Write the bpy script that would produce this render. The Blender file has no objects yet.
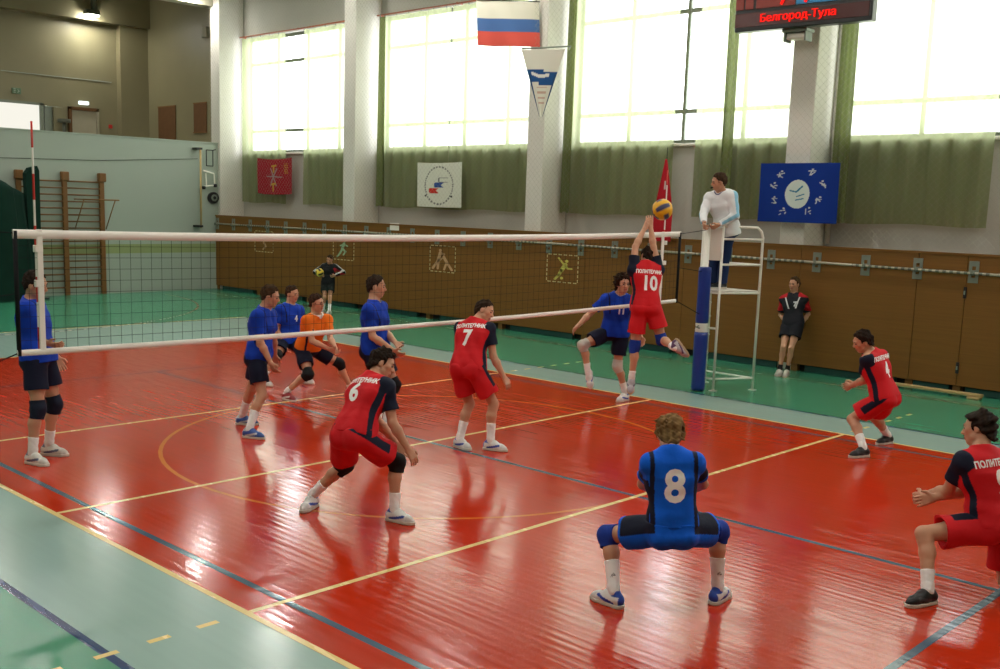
import bpy, math, json
import numpy as np
from mathutils import Vector, Matrix
PI = math.pi
SC = bpy.context.scene
COL = SC.collection
rng = np.random.default_rng(7)

# ------------------------------------------------------------------ materials
def _nodes(name):
    m = bpy.data.materials.new(name); m.use_nodes = True
    nt = m.node_tree; b = nt.nodes['Principled BSDF']
    return m, nt, b
def mat(name, col, rough=.6, spec=.4, metal=0., var=.0, scale=6., bump=0., bscale=60., stretch=(1, 1, 1), emit=None, estr=0.):
    m, nt, b = _nodes(name)
    b.inputs['Base Color'].default_value = (*col, 1)
    b.inputs['Roughness'].default_value = rough
    b.inputs['Specular IOR Level'].default_value = spec
    b.inputs['Metallic'].default_value = metal
    if emit: b.inputs['Emission Color'].default_value = (*emit, 1); b.inputs['Emission Strength'].default_value = estr
    tc = nt.nodes.new('ShaderNodeTexCoord'); mp = nt.nodes.new('ShaderNodeMapping')
    mp.inputs['Scale'].default_value = stretch; nt.links.new(tc.outputs['Object'], mp.inputs[0])
    if var > 0:
        n = nt.nodes.new('ShaderNodeTexNoise'); n.inputs['Scale'].default_value = scale; n.inputs['Detail'].default_value = 5
        nt.links.new(mp.outputs[0], n.inputs['Vector'])
        mx = nt.nodes.new('ShaderNodeMix'); mx.data_type = 'RGBA'
        mx.inputs[6].default_value = (*[c * (1 - var) for c in col], 1); mx.inputs[7].default_value = (*[min(1, c * (1 + var)) for c in col], 1)
        nt.links.new(n.outputs['Fac'], mx.inputs[0]); nt.links.new(mx.outputs[2], b.inputs['Base Color'])
    if bump > 0:
        n = nt.nodes.new('ShaderNodeTexNoise'); n.inputs['Scale'].default_value = bscale; n.inputs['Detail'].default_value = 3
        nt.links.new(mp.outputs[0], n.inputs['Vector'])
        bp = nt.nodes.new('ShaderNodeBump'); bp.inputs['Strength'].default_value = bump; bp.inputs['Distance'].default_value = .01
        nt.links.new(n.outputs['Fac'], bp.inputs['Height']); nt.links.new(bp.outputs[0], b.inputs['Normal'])
    return m
def vmat(name, rough=.8, spec=.2, bump=0., bscale=300., bdist=.004):
    """material whose colour comes from the mesh's own colour attribute (dyed cloth, skin, printed parts)"""
    m, nt, b = _nodes(name)
    a = nt.nodes.new('ShaderNodeAttribute'); a.attribute_name = 'Col'
    nt.links.new(a.outputs['Color'], b.inputs['Base Color'])
    b.inputs['Roughness'].default_value = rough; b.inputs['Specular IOR Level'].default_value = spec
    if bump:
        tc = nt.nodes.new('ShaderNodeTexCoord'); n = nt.nodes.new('ShaderNodeTexNoise'); n.inputs['Scale'].default_value = bscale
        nt.links.new(tc.outputs['Object'], n.inputs['Vector'])
        bp = nt.nodes.new('ShaderNodeBump'); bp.inputs['Strength'].default_value = bump; bp.inputs['Distance'].default_value = bdist
        nt.links.new(n.outputs['Fac'], bp.inputs['Height']); nt.links.new(bp.outputs[0], b.inputs['Normal'])
    return m
def floor_mat(name, col, rough=.13, spec=.5, bump=.35, var=.10, rv=(.7, 1.6)):
    """painted, varnished floorboards running along X: long ripples and plank joints in the gloss"""
    m, nt, b = _nodes(name); L = nt.links
    N = nt.nodes.new
    tc = N('ShaderNodeTexCoord')
    def noise(sc, stretch, det=2):
        mp = N('ShaderNodeMapping'); mp.inputs['Scale'].default_value = stretch; L.new(tc.outputs['Object'], mp.inputs[0])
        n = N('ShaderNodeTexNoise'); n.inputs['Scale'].default_value = sc; n.inputs['Detail'].default_value = det
        L.new(mp.outputs[0], n.inputs['Vector']); return n.outputs['Fac']
    # colour: per board strip and patchy wear
    mx = N('ShaderNodeMix'); mx.data_type = 'RGBA'
    mx.inputs[6].default_value = (*[c * (1 - var) for c in col], 1); mx.inputs[7].default_value = (*[c * (1 + var) for c in col], 1)
    ad = N('ShaderNodeMath'); ad.operation = 'ADD'; L.new(noise(1., (.25, 16, 1), 1), ad.inputs[0]); L.new(noise(.9, (1, 1, 1), 4), ad.inputs[1])
    hf = N('ShaderNodeMath'); hf.operation = 'MULTIPLY'; hf.inputs[1].default_value = .5; L.new(ad.outputs[0], hf.inputs[0])
    L.new(hf.outputs[0], mx.inputs[0]); L.new(mx.outputs[2], b.inputs['Base Color'])
    b.inputs['Specular IOR Level'].default_value = spec
    mr = N('ShaderNodeMapRange'); mr.inputs[1].default_value = .35; mr.inputs[2].default_value = .7
    mr.inputs[3].default_value = rough * rv[0]; mr.inputs[4].default_value = rough * rv[1]
    L.new(noise(2.2, (1, 5, 1), 3), mr.inputs[0]); L.new(mr.outputs[0], b.inputs['Roughness'])
    w = N('ShaderNodeTexWave'); w.wave_type = 'BANDS'; w.bands_direction = 'Y'; w.inputs['Scale'].default_value = 3.7
    w.inputs['Distortion'].default_value = 0; L.new(tc.outputs['Object'], w.inputs['Vector'])
    h1 = N('ShaderNodeMath'); h1.operation = 'MULTIPLY'; h1.inputs[1].default_value = .35; L.new(w.outputs['Fac'], h1.inputs[0])
    h2 = N('ShaderNodeMath'); h2.operation = 'ADD'; L.new(noise(1., (.55, 22, 1), 3), h2.inputs[0]); L.new(h1.outputs[0], h2.inputs[1])
    bp = N('ShaderNodeBump'); bp.inputs['Strength'].default_value = bump; bp.inputs['Distance'].default_value = .004
    L.new(h2.outputs[0], bp.inputs['Height']); 
    if bump > 0: L.new(bp.outputs[0], b.inputs['Normal'])
    return m
def emis(name, col, s):
    m = bpy.data.materials.new(name); m.use_nodes = True; nt = m.node_tree
    nt.nodes.clear(); e = nt.nodes.new('ShaderNodeEmission'); o = nt.nodes.new('ShaderNodeOutputMaterial')
    e.inputs[0].default_value = (*col, 1); e.inputs[1].default_value = s; nt.links.new(e.outputs[0], o.inputs[0]); return m
def sheer(name, col, trans, see):
    """thin woven curtain: partly open weave, partly light passing through the cloth"""
    m = bpy.data.materials.new(name); m.use_nodes = True; nt = m.node_tree; nt.nodes.clear(); N = nt.nodes.new; L = nt.links
    d = N('ShaderNodeBsdfDiffuse'); t = N('ShaderNodeBsdfTranslucent'); tr = N('ShaderNodeBsdfTransparent')
    n = N('ShaderNodeTexNoise'); n.inputs['Scale'].default_value = 3.; n.inputs['Detail'].default_value = 4
    tc = N('ShaderNodeTexCoord'); L.new(tc.outputs['Object'], n.inputs['Vector'])
    mx = N('ShaderNodeMix'); mx.data_type = 'RGBA'; mx.inputs[6].default_value = (*[c * .82 for c in col], 1); mx.inputs[7].default_value = (*[c * 1.18 for c in col], 1)
    L.new(n.outputs['Fac'], mx.inputs[0]); L.new(mx.outputs[2], d.inputs[0]); t.inputs[0].default_value = (*trans, 1)
    a = N('ShaderNodeAddShader'); L.new(d.outputs[0], a.inputs[0]); L.new(t.outputs[0], a.inputs[1])
    m2 = N('ShaderNodeMixShader'); m2.inputs[0].default_value = see; L.new(a.outputs[0], m2.inputs[1]); L.new(tr.outputs[0], m2.inputs[2])
    o = N('ShaderNodeOutputMaterial'); L.new(m2.outputs[0], o.inputs[0]); return m

def two_tone(name, c1, c2, per):
    m, nt, b = _nodes(name); N = nt.nodes.new; L = nt.links
    tc = N('ShaderNodeTexCoord'); sx = N('ShaderNodeSeparateXYZ'); L.new(tc.outputs['Object'], sx.inputs[0])
    a = N('ShaderNodeMath'); a.operation = 'DIVIDE'; a.inputs[1].default_value = per; L.new(sx.outputs[0], a.inputs[0])
    f = N('ShaderNodeMath'); f.operation = 'FRACT'; L.new(a.outputs[0], f.inputs[0])
    g = N('ShaderNodeMath'); g.operation = 'GREATER_THAN'; g.inputs[1].default_value = .5; L.new(f.outputs[0], g.inputs[0])
    # whole lengths of plain rail between the wrapped lengths
    a2 = N('ShaderNodeMath'); a2.operation = 'DIVIDE'; a2.inputs[1].default_value = 3.1; L.new(sx.outputs[0], a2.inputs[0])
    f2 = N('ShaderNodeMath'); f2.operation = 'FRACT'; L.new(a2.outputs[0], f2.inputs[0])
    g2 = N('ShaderNodeMath'); g2.operation = 'GREATER_THAN'; g2.inputs[1].default_value = .28; L.new(f2.outputs[0], g2.inputs[0])
    mu = N('ShaderNodeMath'); mu.operation = 'MULTIPLY'; L.new(g.outputs[0], mu.inputs[0]); L.new(g2.outputs[0], mu.inputs[1])
    mx = N('ShaderNodeMix'); mx.data_type = 'RGBA'; mx.inputs[6].default_value = (*c1, 1); mx.inputs[7].default_value = (*c2, 1)
    L.new(mu.outputs[0], mx.inputs[0]); L.new(mx.outputs[2], b.inputs['Base Color']); b.inputs['Roughness'].default_value = .5
    return m
M = dict(
    red=floor_mat('red_floor_paint', (.47, .026, .005), rough=.135, bump=.24, var=.15),
    green=floor_mat('green_floor_paint', (.042, .245, .138), rough=.24, bump=.035, var=.05, rv=(.92, 1.1)),
    grey=floor_mat('grey_floor_paint', (.275, .41, .365), rough=.21, bump=.05, var=.06, rv=(.92, 1.1)),
    yellow=floor_mat('yellow_line_paint', (.78, .60, .24), rough=.2, bump=.25),
    blue=floor_mat('blue_line_paint', (.045, .10, .15), rough=.16, bump=.3),
    navy=floor_mat('dark_line_paint', (.004, .035, .12), rough=.2),
    orange=floor_mat('orange_line_paint', (.62, .16, .015), rough=.16, bump=.3),
    rust=floor_mat('rust_line_paint', (.24, .075, .02), rough=.25, bump=.2),
    wall=mat('wall_plaster', (.45, .44, .40), .7, .25, var=.08, scale=1.3, bump=.05, bscale=25),
    upper=mat('upper_wall_plaster', (.235, .21, .12), .45, .4, var=.10, scale=1.1, bump=.06, bscale=14),
    endwall=mat('pale_green_wall_paint', (.335, .385, .33), .55, .3, var=.05, scale=.8),
    stripe=mat('olive_stripe_paint', (.26, .31, .14), .6, .3, var=.06),
    column=mat('column_whitewash', (.66, .64, .58), .7, .25, var=.07, scale=1.7, bump=.08, bscale=18),
    ceil=mat('ceiling_paint', (.42, .39, .30), .8, .2, var=.06),
    panel=mat('brown_wood_panel', (.185, .082, .014), .55, .3, var=.22, scale=2.2, stretch=(.5, 1, 26), bump=.05, bscale=3),
    panelpost=mat('brown_post', (.20, .095, .025), .6, .3, var=.15),
    teal=mat('dark_teal_paint', (.012, .060, .052), .5, .4, var=.3, scale=2),
    dark=mat('dark_gap', (.015, .015, .013), .8),
    steel=mat('grey_steel', (.20, .23, .19), .5, .5, .3, var=.2, scale=9),
    rail=two_tone('pale_wrapped_rail', (.40, .37, .28), (.13, .14, .11), .11),
    frame=mat('window_frame_paint', (.22, .25, .20), .5, .3, var=.06),
    pane=emis('bright_sky_glass', (.95, .98, 1.0), 7.),
    curtain=sheer('olive_sheer_curtain', (.066, .078, .028), (.30, .33, .19), .22),
    drape=sheer('olive_bunched_curtain', (.12, .14, .055), (.10, .12, .045), .03),
    rodred=mat('red_brown_rod', (.35, .10, .05), .5),
    net=mat('protective_net_cord', (.34, .33, .26), .8),
    ncord=mat('black_net_cord', (.008, .009, .010), .8, .2),
    band=mat('white_net_band', (.92, .87, .80), .75, .2, var=.04, scale=20, bump=.06, bscale=160),
    antred=mat('red_antenna', (.55, .03, .02), .4), antwhite=mat('white_antenna', (.82, .78, .72), .4),
    white=mat('white_enamel', (.80, .78, .70), .35, .5, var=.05, scale=8),
    padblue=mat('blue_vinyl_pad', (.010, .035, .24), .32, .5, var=.15, scale=5, bump=.25, bscale=10),
    padwhite=mat('white_vinyl_cover', (.74, .70, .63), .5, .4, var=.05),
    black=mat('black_plastic', (.012, .012, .014), .45, .4),
    wood=mat('varnished_wood', (.17, .075, .018), .5, .4, var=.2, scale=5, stretch=(1, 1, .3)),
    palewood=mat('pale_wood_beam', (.42, .30, .13), .6, .3, var=.25, scale=4),
    greencloth=mat('dark_green_cloth', (.004, .024, .016), .85, .15, var=.4, scale=2., bump=.2, bscale=5),
    led=emis('red_led', (1., .015, .01), 1.3), led2=emis('amber_led', (.55, .22, .06), .35),
    sbody=mat('scoreboard_case', (.010, .010, .011), .35, .5), sred=mat('scoreboard_red_window', (.16, .018, .010), .3, .5), sblue=mat('scoreboard_blue_window', (.02, .17, .36), .3, .5),
    sdark=mat('scoreboard_dark_window', (.055, .008, .006), .25, .5),
    lamp=emis('lit_lamp_glass', (1., .975, .90), 225.), exitlit=emis('lit_exit_box', (.9, 1., 1.), 1.6),
    board=mat('brown_board', (.14, .07, .03), .7, .2, var=.15), doorp=mat('pale_door', (.36, .33, .24), .6, var=.06), wcurt=emis('daylit_white_curtain', (1., .97, .86), .95),
    lampcase=mat('lamp_case', (.10, .11, .08), .5, .4),
)
FLAG = vmat('printed_flag_cloth', .85, .15)
SKIN = vmat('skin', .5, .35, bump=.03, bscale=200)
CLOTH = vmat('sports_cloth', .75, .2, bump=.45, bscale=13, bdist=.012)
HAIR = vmat('hair', .85, .12, bump=.6, bscale=190)
SHOE = vmat('shoe_leather', .45, .4)
BALLM = vmat('ball_leather', .45, .4, bump=.06, bscale=300)

# ------------------------------------------------------------------ objects
def link(o, parent=None):
    COL.objects.link(o)
    if parent is not None: o.parent = parent
    return o
def tag(o, label=None, cat=None, group=None, kind=None):
    for k, v in (('label', label), ('category', cat), ('group', group), ('kind', kind)):
        if v: o[k] = v
    return o
def empty(name, loc=(0, 0, 0), rz=0.):
    o = bpy.data.objects.new(name, None); o.location = loc; o.rotation_euler = (0, 0, rz); o.empty_display_size = .1
    return link(o)
class MB:
    """collects boxes, tubes, polygons; build() links them as one mesh object"""
    def __init__(s): s.v = []; s.f = []; s.m = []; s.mats = []; s.c = None
    def _mi(s, m):
        if m not in s.mats: s.mats.append(m)
        return s.mats.index(m)
    def add(s, vs, fs, m):
        o = len(s.v); k = s._mi(m)
        s.v += [tuple(map(float, p)) for p in vs]
        for f in fs: s.f.append(tuple(o + i for i in f)); s.m.append(k)
        return s
    def box(s, lo, hi, m, bev=0.):
        x0, y0, z0 = lo; x1, y1, z1 = hi
        if bev:
            vs = []; b = bev
            # chamfered box: 24 verts
            for sx in (0, 1):
                for sy in (0, 1):
                    for sz in (0, 1):
                        X = (x0, x1)[sx]; Y = (y0, y1)[sy]; Z = (z0, z1)[sz]; dx = b if sx == 0 else -b; dy = b if sy == 0 else -b; dz = b if sz == 0 else -b
                        vs += [(X, Y + dy, Z + dz), (X + dx, Y, Z + dz), (X + dx, Y + dy, Z)]
            I = lambda sx, sy, sz, a: (sx * 4 + sy * 2 + sz) * 3 + a
            fs = []
            for a in range(3):
                for sd in (0, 1):
                    q = []
                    for (p, r) in ((0, 0), (1, 0), (1, 1), (0, 1)):
                        t = [0, 0, 0]; t[a] = sd; t[(a + 1) % 3] = p; t[(a + 2) % 3] = r; q.append(I(*t, a))
                    fs.append(q if sd else q[::-1])
            for a in range(3):
                b_, c_ = (a + 1) % 3, (a + 2) % 3
                for p in (0, 1):
                    for r in (0, 1):
                        t0 = [0, 0, 0]; t0[b_] = p; t0[c_] = r; t1 = list(t0); t1[a] = 1
                        q = [I(*t0, b_), I(*t1, b_), I(*t1, c_), I(*t0, c_)]
                        fs.append(q if (p ^ r) else q[::-1])
            for sx in (0, 1):
                for sy in (0, 1):
                    for sz in (0, 1):
                        q = [I(sx, sy, sz, 0), I(sx, sy, sz, 1), I(sx, sy, sz, 2)]
                        fs.append(q if (sx + sy + sz) % 2 else q[::-1])
            return s.add(vs, fs, m)
        vs = [(x0, y0, z0), (x1, y0, z0), (x1, y1, z0), (x0, y1, z0), (x0, y0, z1), (x1, y0, z1), (x1, y1, z1), (x0, y1, z1)]
        return s.add(vs, [(3, 2, 1, 0), (4, 5, 6, 7), (0, 1, 5, 4), (1, 2, 6, 5), (2, 3, 7, 6), (3, 0, 4, 7)], m)
    def quad(s, a, b, c, d, m): return s.add([a, b, c, d], [(0, 1, 2, 3)], m)
    def tube(s, pts, r, m, n=8, cap=True):
        pts = [np.array(p, float) for p in pts]; R = r if hasattr(r, '__len__') else [r] * len(pts)
        vs = []; fs = []; up = None
        for i, p in enumerate(pts):
            d = pts[min(i + 1, len(pts) - 1)] - pts[max(i - 1, 0)]; d = d / (np.linalg.norm(d) + 1e-12)
            if up is None: up = np.array((0, 0, 1.)) if abs(d[2]) < .9 else np.array((1., 0, 0))
            x = np.cross(up, d); x /= np.linalg.norm(x) + 1e-12; y = np.cross(d, x); up = y
            for k in range(n):
                a = 2 * PI * k / n; vs.append(p + R[i] * (x * math.cos(a) + y * math.sin(a)))
        for i in range(len(pts) - 1):
            for k in range(n): fs.append((i * n + k, i * n + (k + 1) % n, (i + 1) * n + (k + 1) % n, (i + 1) * n + k))
        if cap: fs += [tuple(range(n))[::-1], tuple(range((len(pts) - 1) * n, len(pts) * n))]
        return s.add(vs, fs, m)
    def lathe(s, prof, c, m, n=16):
        vs = [(c[0] + r * math.cos(2 * PI * k / n), c[1] + r * math.sin(2 * PI * k / n), c[2] + z) for r, z in prof for k in range(n)]
        fs = [(i * n + k, i * n + (k + 1) % n, (i + 1) * n + (k + 1) % n, (i + 1) * n + k) for i in range(len(prof) - 1) for k in range(n)]
        fs += [tuple(range(n))[::-1], tuple(range((len(prof) - 1) * n, len(prof) * n))]
        return s.add(vs, fs, m)
    def prism(s, poly, fn, th, m):
        """extrude a 2D outline: fn(u, v, w) -> 3D"""
        n = len(poly); vs = [fn(u, v, 0) for u, v in poly] + [fn(u, v, th) for u, v in poly]
        fs = [tuple(range(n)), tuple(range(n, 2 * n))[::-1]] + [(i, n + i, n + (i + 1) % n, (i + 1) % n) for i in range(n)]
        return s.add(vs, fs, m)
    def build(s, name, parent=None, smooth=False, origin=None):
        me = bpy.data.meshes.new(name)
        v = np.array(s.v)
        o = bpy.data.objects.new(name, me)
        if origin is not None: v = v - np.array(origin)
        me.from_pydata([tuple(p) for p in v], [], s.f)
        for m in s.mats: me.materials.append(m)
        me.polygons.foreach_set('material_index', s.m)
        if smooth: me.polygons.foreach_set('use_smooth', [True] * len(s.f))
        me.validate(); me.update()
        if parent is None and origin is not None: o.location = origin
        return link(o, parent)
def one(name, m, parent=None, smooth=False, box=None, tube=None, bev=0., **kw):
    b = MB()
    if box: b.box(*box, m, bev)
    if tube: b.tube(*tube, m, **kw)
    return b.build(name, parent, smooth)
def np_mesh(name, V, F, m, parent=None, col=None, smooth=True):
    me = bpy.data.meshes.new(name)
    me.vertices.add(len(V)); me.vertices.foreach_set('co', np.asarray(V, np.float32).ravel())
    k = F.shape[1]
    me.loops.add(F.size); me.loops.foreach_set('vertex_index', F.astype(np.int32).ravel())
    me.polygons.add(len(F)); me.polygons.foreach_set('loop_start', np.arange(0, F.size, k, dtype=np.int32))
    try: me.polygons.foreach_set('loop_total', np.full(len(F), k, np.int32))
    except Exception: pass
    if smooth: me.polygons.foreach_set('use_smooth', np.ones(len(F), bool))
    me.update(calc_edges=True); me.validate()
    if col is not None:
        a = me.color_attributes.new('Col', 'FLOAT_COLOR', 'POINT')
        a.data.foreach_set('color', np.concatenate([col, np.ones((len(col), 1))], 1).astype(np.float32).ravel())
    me.materials.append(m)
    return link(bpy.data.objects.new(name, me), parent)
def text_mesh(txt, size, bold=.0, sx=1., grid=.03):
    """2D lettering as (verts Nx2, faces list), cut up on a grid so that it can follow a curved surface"""
    import bmesh
    cu = bpy.data.curves.new('lettering', 'FONT'); cu.body = txt; cu.size = size; cu.align_x = 'CENTER'; cu.align_y = 'CENTER'; cu.offset = bold
    cu.resolution_u = 3
    o = bpy.data.objects.new('lettering', cu); COL.objects.link(o)
    dg = bpy.context.evaluated_depsgraph_get(); me = bpy.data.meshes.new_from_object(o.evaluated_get(dg))
    bm = bmesh.new(); bm.from_mesh(me)
    bpy.data.objects.remove(o); bpy.data.curves.remove(cu); bpy.data.meshes.remove(me)
    bmesh.ops.remove_doubles(bm, verts=bm.verts, dist=1e-5)
    if grid and bm.verts:
        xs = [v.co.x for v in bm.verts]; ys = [v.co.y for v in bm.verts]
        for ax, lo, hi in ((0, min(xs), max(xs)), (1, min(ys), max(ys))):
            t = lo + grid
            while t < hi:
                co = (t, 0, 0) if ax == 0 else (0, t, 0); no = (1, 0, 0) if ax == 0 else (0, 1, 0)
                bmesh.ops.bisect_plane(bm, geom=bm.verts[:] + bm.edges[:] + bm.faces[:], plane_co=co, plane_no=no); t += grid
    bmesh.ops.triangulate(bm, faces=bm.faces)
    bm.verts.index_update()
    V = np.array([(v.co.x * sx, v.co.y) for v in bm.verts]) if bm.verts else np.zeros((0, 2))
    F = np.array([[v.index for v in f.verts] for f in bm.faces]) if bm.faces else np.zeros((0, 3), int)
    bm.free(); return V, F
# ------------------------------------------------------------------ bodies: implicit surfaces turned into meshes
def nrm(v):
    v = np.asarray(v, float); return v / (np.linalg.norm(v) + 1e-12)
def cone(P, a, b, ra, rb):
    ba = (b - a).astype(np.float32); pa = P - a.astype(np.float32)
    h = np.clip(pa @ ba / max(float(ba @ ba), 1e-9), 0, 1)
    q = pa - h[:, None] * ba
    return np.sqrt(np.einsum('ij,ij->i', q, q)) - (ra + (rb - ra) * h)
def ell(P, c, R, r):
    q = (P - np.asarray(c, np.float32)) @ np.asarray(R, np.float32); r = np.asarray(r, np.float32)
    k0 = np.sqrt(((q / r) ** 2).sum(1)); k1 = np.sqrt(((q / (r * r)) ** 2).sum(1)) + 1e-9
    return k0 * (k0 - 1) / k1
def smin(a, b, k):
    h = np.maximum(k - np.abs(a - b), 0) / k
    return np.minimum(a, b) - h * h * k * .25
def prims(lst):
    """lst of (k, kind, args): smooth union in order"""
    def f(P):
        d = None
        for k, kind, *a in lst:
            e = cone(P, *a) if kind == 'c' else ell(P, *a)
            d = e if d is None else smin(d, e, k)
        return d
    f.lst = lst
    return f
def bounds(lst, pad):
    lo = np.full(3, 1e9); hi = -lo
    for k, kind, *a in lst:
        if kind == 'c':
            for p, r in ((a[0], a[2]), (a[1], a[3])): lo = np.minimum(lo, p - r); hi = np.maximum(hi, p + r)
        else: lo = np.minimum(lo, a[0] - max(a[2])); hi = np.maximum(hi, a[0] + max(a[2]))
    return lo - pad, hi + pad
_CO = np.array([(i, j, k) for i in (0, 1) for j in (0, 1) for k in (0, 1)])
_ED = [(a, b) for a in range(8) for b in range(a + 1, 8) if np.abs(_CO[a] - _CO[b]).sum() == 1]
def poly(fn, lo, hi, h):
    """sparse surface nets of fn < 0"""
    B = 8; nb = np.maximum(1, np.ceil((hi - lo) / (B * h)).astype(int))
    bi = np.stack(np.meshgrid(*[np.arange(n) for n in nb], indexing='ij'), -1).reshape(-1, 3)
    d = fn((lo + (bi + .5) * B * h).astype(np.float32)); bi = bi[np.abs(d) < 9.5 * h + .004]
    loc = np.stack(np.meshgrid(*[np.arange(B + 1)] * 3, indexing='ij'), -1).reshape(-1, 3)
    N = nb * B
    Vp, Vid, Q = [], [], []
    gid = lambda c: (c[..., 0].astype(np.int64) * (N[1] + 2) + c[..., 1]) * (N[2] + 2) + c[..., 2]
    for s0 in range(0, len(bi), 160):
        blk = bi[s0:s0 + 160]; m = len(blk)
        P = (lo + (blk[:, None, :] * B + loc[None]) * h).astype(np.float32).reshape(-1, 3)
        D = fn(P).reshape(m, B + 1, B + 1, B + 1); S = D < 0
        if not (S.any() and (~S).any()): continue
        c8 = np.stack([S[:, i:i + B, j:j + B, k:k + B] for i, j, k in _CO]); act = c8.any(0) & ~c8.all(0)
        b_, i_, j_, k_ = np.nonzero(act)
        if len(b_) == 0: continue
        vals = np.stack([D[:, i:i + B, j:j + B, k:k + B][act] for i, j, k in _CO])
        pos = np.zeros((len(b_), 3)); cnt = np.zeros(len(b_))
        for a, b in _ED:
            va, vb = vals[a], vals[b]; mk = (va < 0) != (vb < 0)
            t = np.where(mk, va / np.where(mk, va - vb, 1), 0)
            pos += np.where(mk[:, None], _CO[a] + t[:, None] * (_CO[b] - _CO[a]), 0); cnt += mk
        cell = blk[b_] * B + np.stack([i_, j_, k_], -1)
        Vp.append(lo + (cell + pos / cnt[:, None]) * h); Vid.append(gid(cell))
        for ax in range(3):
            sl1 = [slice(None)] + [slice(0, B)] * 3; sl2 = list(sl1); sl2[ax + 1] = slice(1, B + 1)
            A = S[tuple(sl1)]; Bq = S[tuple(sl2)]
            q = np.stack(np.nonzero(A != Bq), -1)
            if len(q) == 0: continue
            ins = A[tuple(q.T)]; c = blk[q[:, 0]] * B + q[:, 1:]
            e1 = np.zeros(3, int); e2 = np.zeros(3, int); e1[(ax + 1) % 3] = 1; e2[(ax + 2) % 3] = 1
            f = np.stack([gid(c - e1 - e2), gid(c - e2), gid(c), gid(c - e1)], -1)
            f[~ins] = f[~ins][:, ::-1]; Q.append(f)
    V = np.concatenate(Vp); I = np.concatenate(Vid); Q = np.concatenate(Q)
    o = np.argsort(I); I = I[o]; V = V[o]
    ix = np.searchsorted(I, Q); ix = np.minimum(ix, len(I) - 1); ok = (I[ix] == Q).all(1)
    F = ix[ok]
    e = h * .25
    for _ in range(2):
        P = V.astype(np.float32); d0 = fn(P); g = np.stack([(fn(P + np.float32(e) * np.eye(3, dtype=np.float32)[a]) - d0) / e for a in range(3)], -1)
        st = d0[:, None] * g / np.maximum((g * g).sum(1, keepdims=True), .25)
        n = np.linalg.norm(st, axis=1, keepdims=True); V = V - st * np.minimum(1, .6 * h / np.maximum(n, 1e-9))
    return V, F
def wob(P, amp, fr, seed):
    """gentle irregular ripples (cloth creases, hair locks)"""
    r = np.random.default_rng(seed); d = np.zeros(len(P), np.float32)
    for i in range(5):
        k = r.normal(size=3); k = k / np.linalg.norm(k) * fr * r.uniform(.6, 1.5)
        d += np.sin(P @ k.astype(np.float32) + np.float32(r.uniform(0, 6.28)))
    return d * (amp / 2.2)

SKINC = np.array((.57, .30, .185)); LIP = np.array((.42, .15, .11))
RED = (.60, .012, .018); NAVY = (.008, .011, .028); BLUE = (.004, .040, .40); LBLUE = (.003, .115, .70); ORG = (.80, .16, .010); SHN = (.006, .008, .026)
WHT = (.88, .87, .85); BLK = (.010, .010, .012)

def shade(V, base): return np.tile(np.array(base, float), (len(V), 1))

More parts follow.
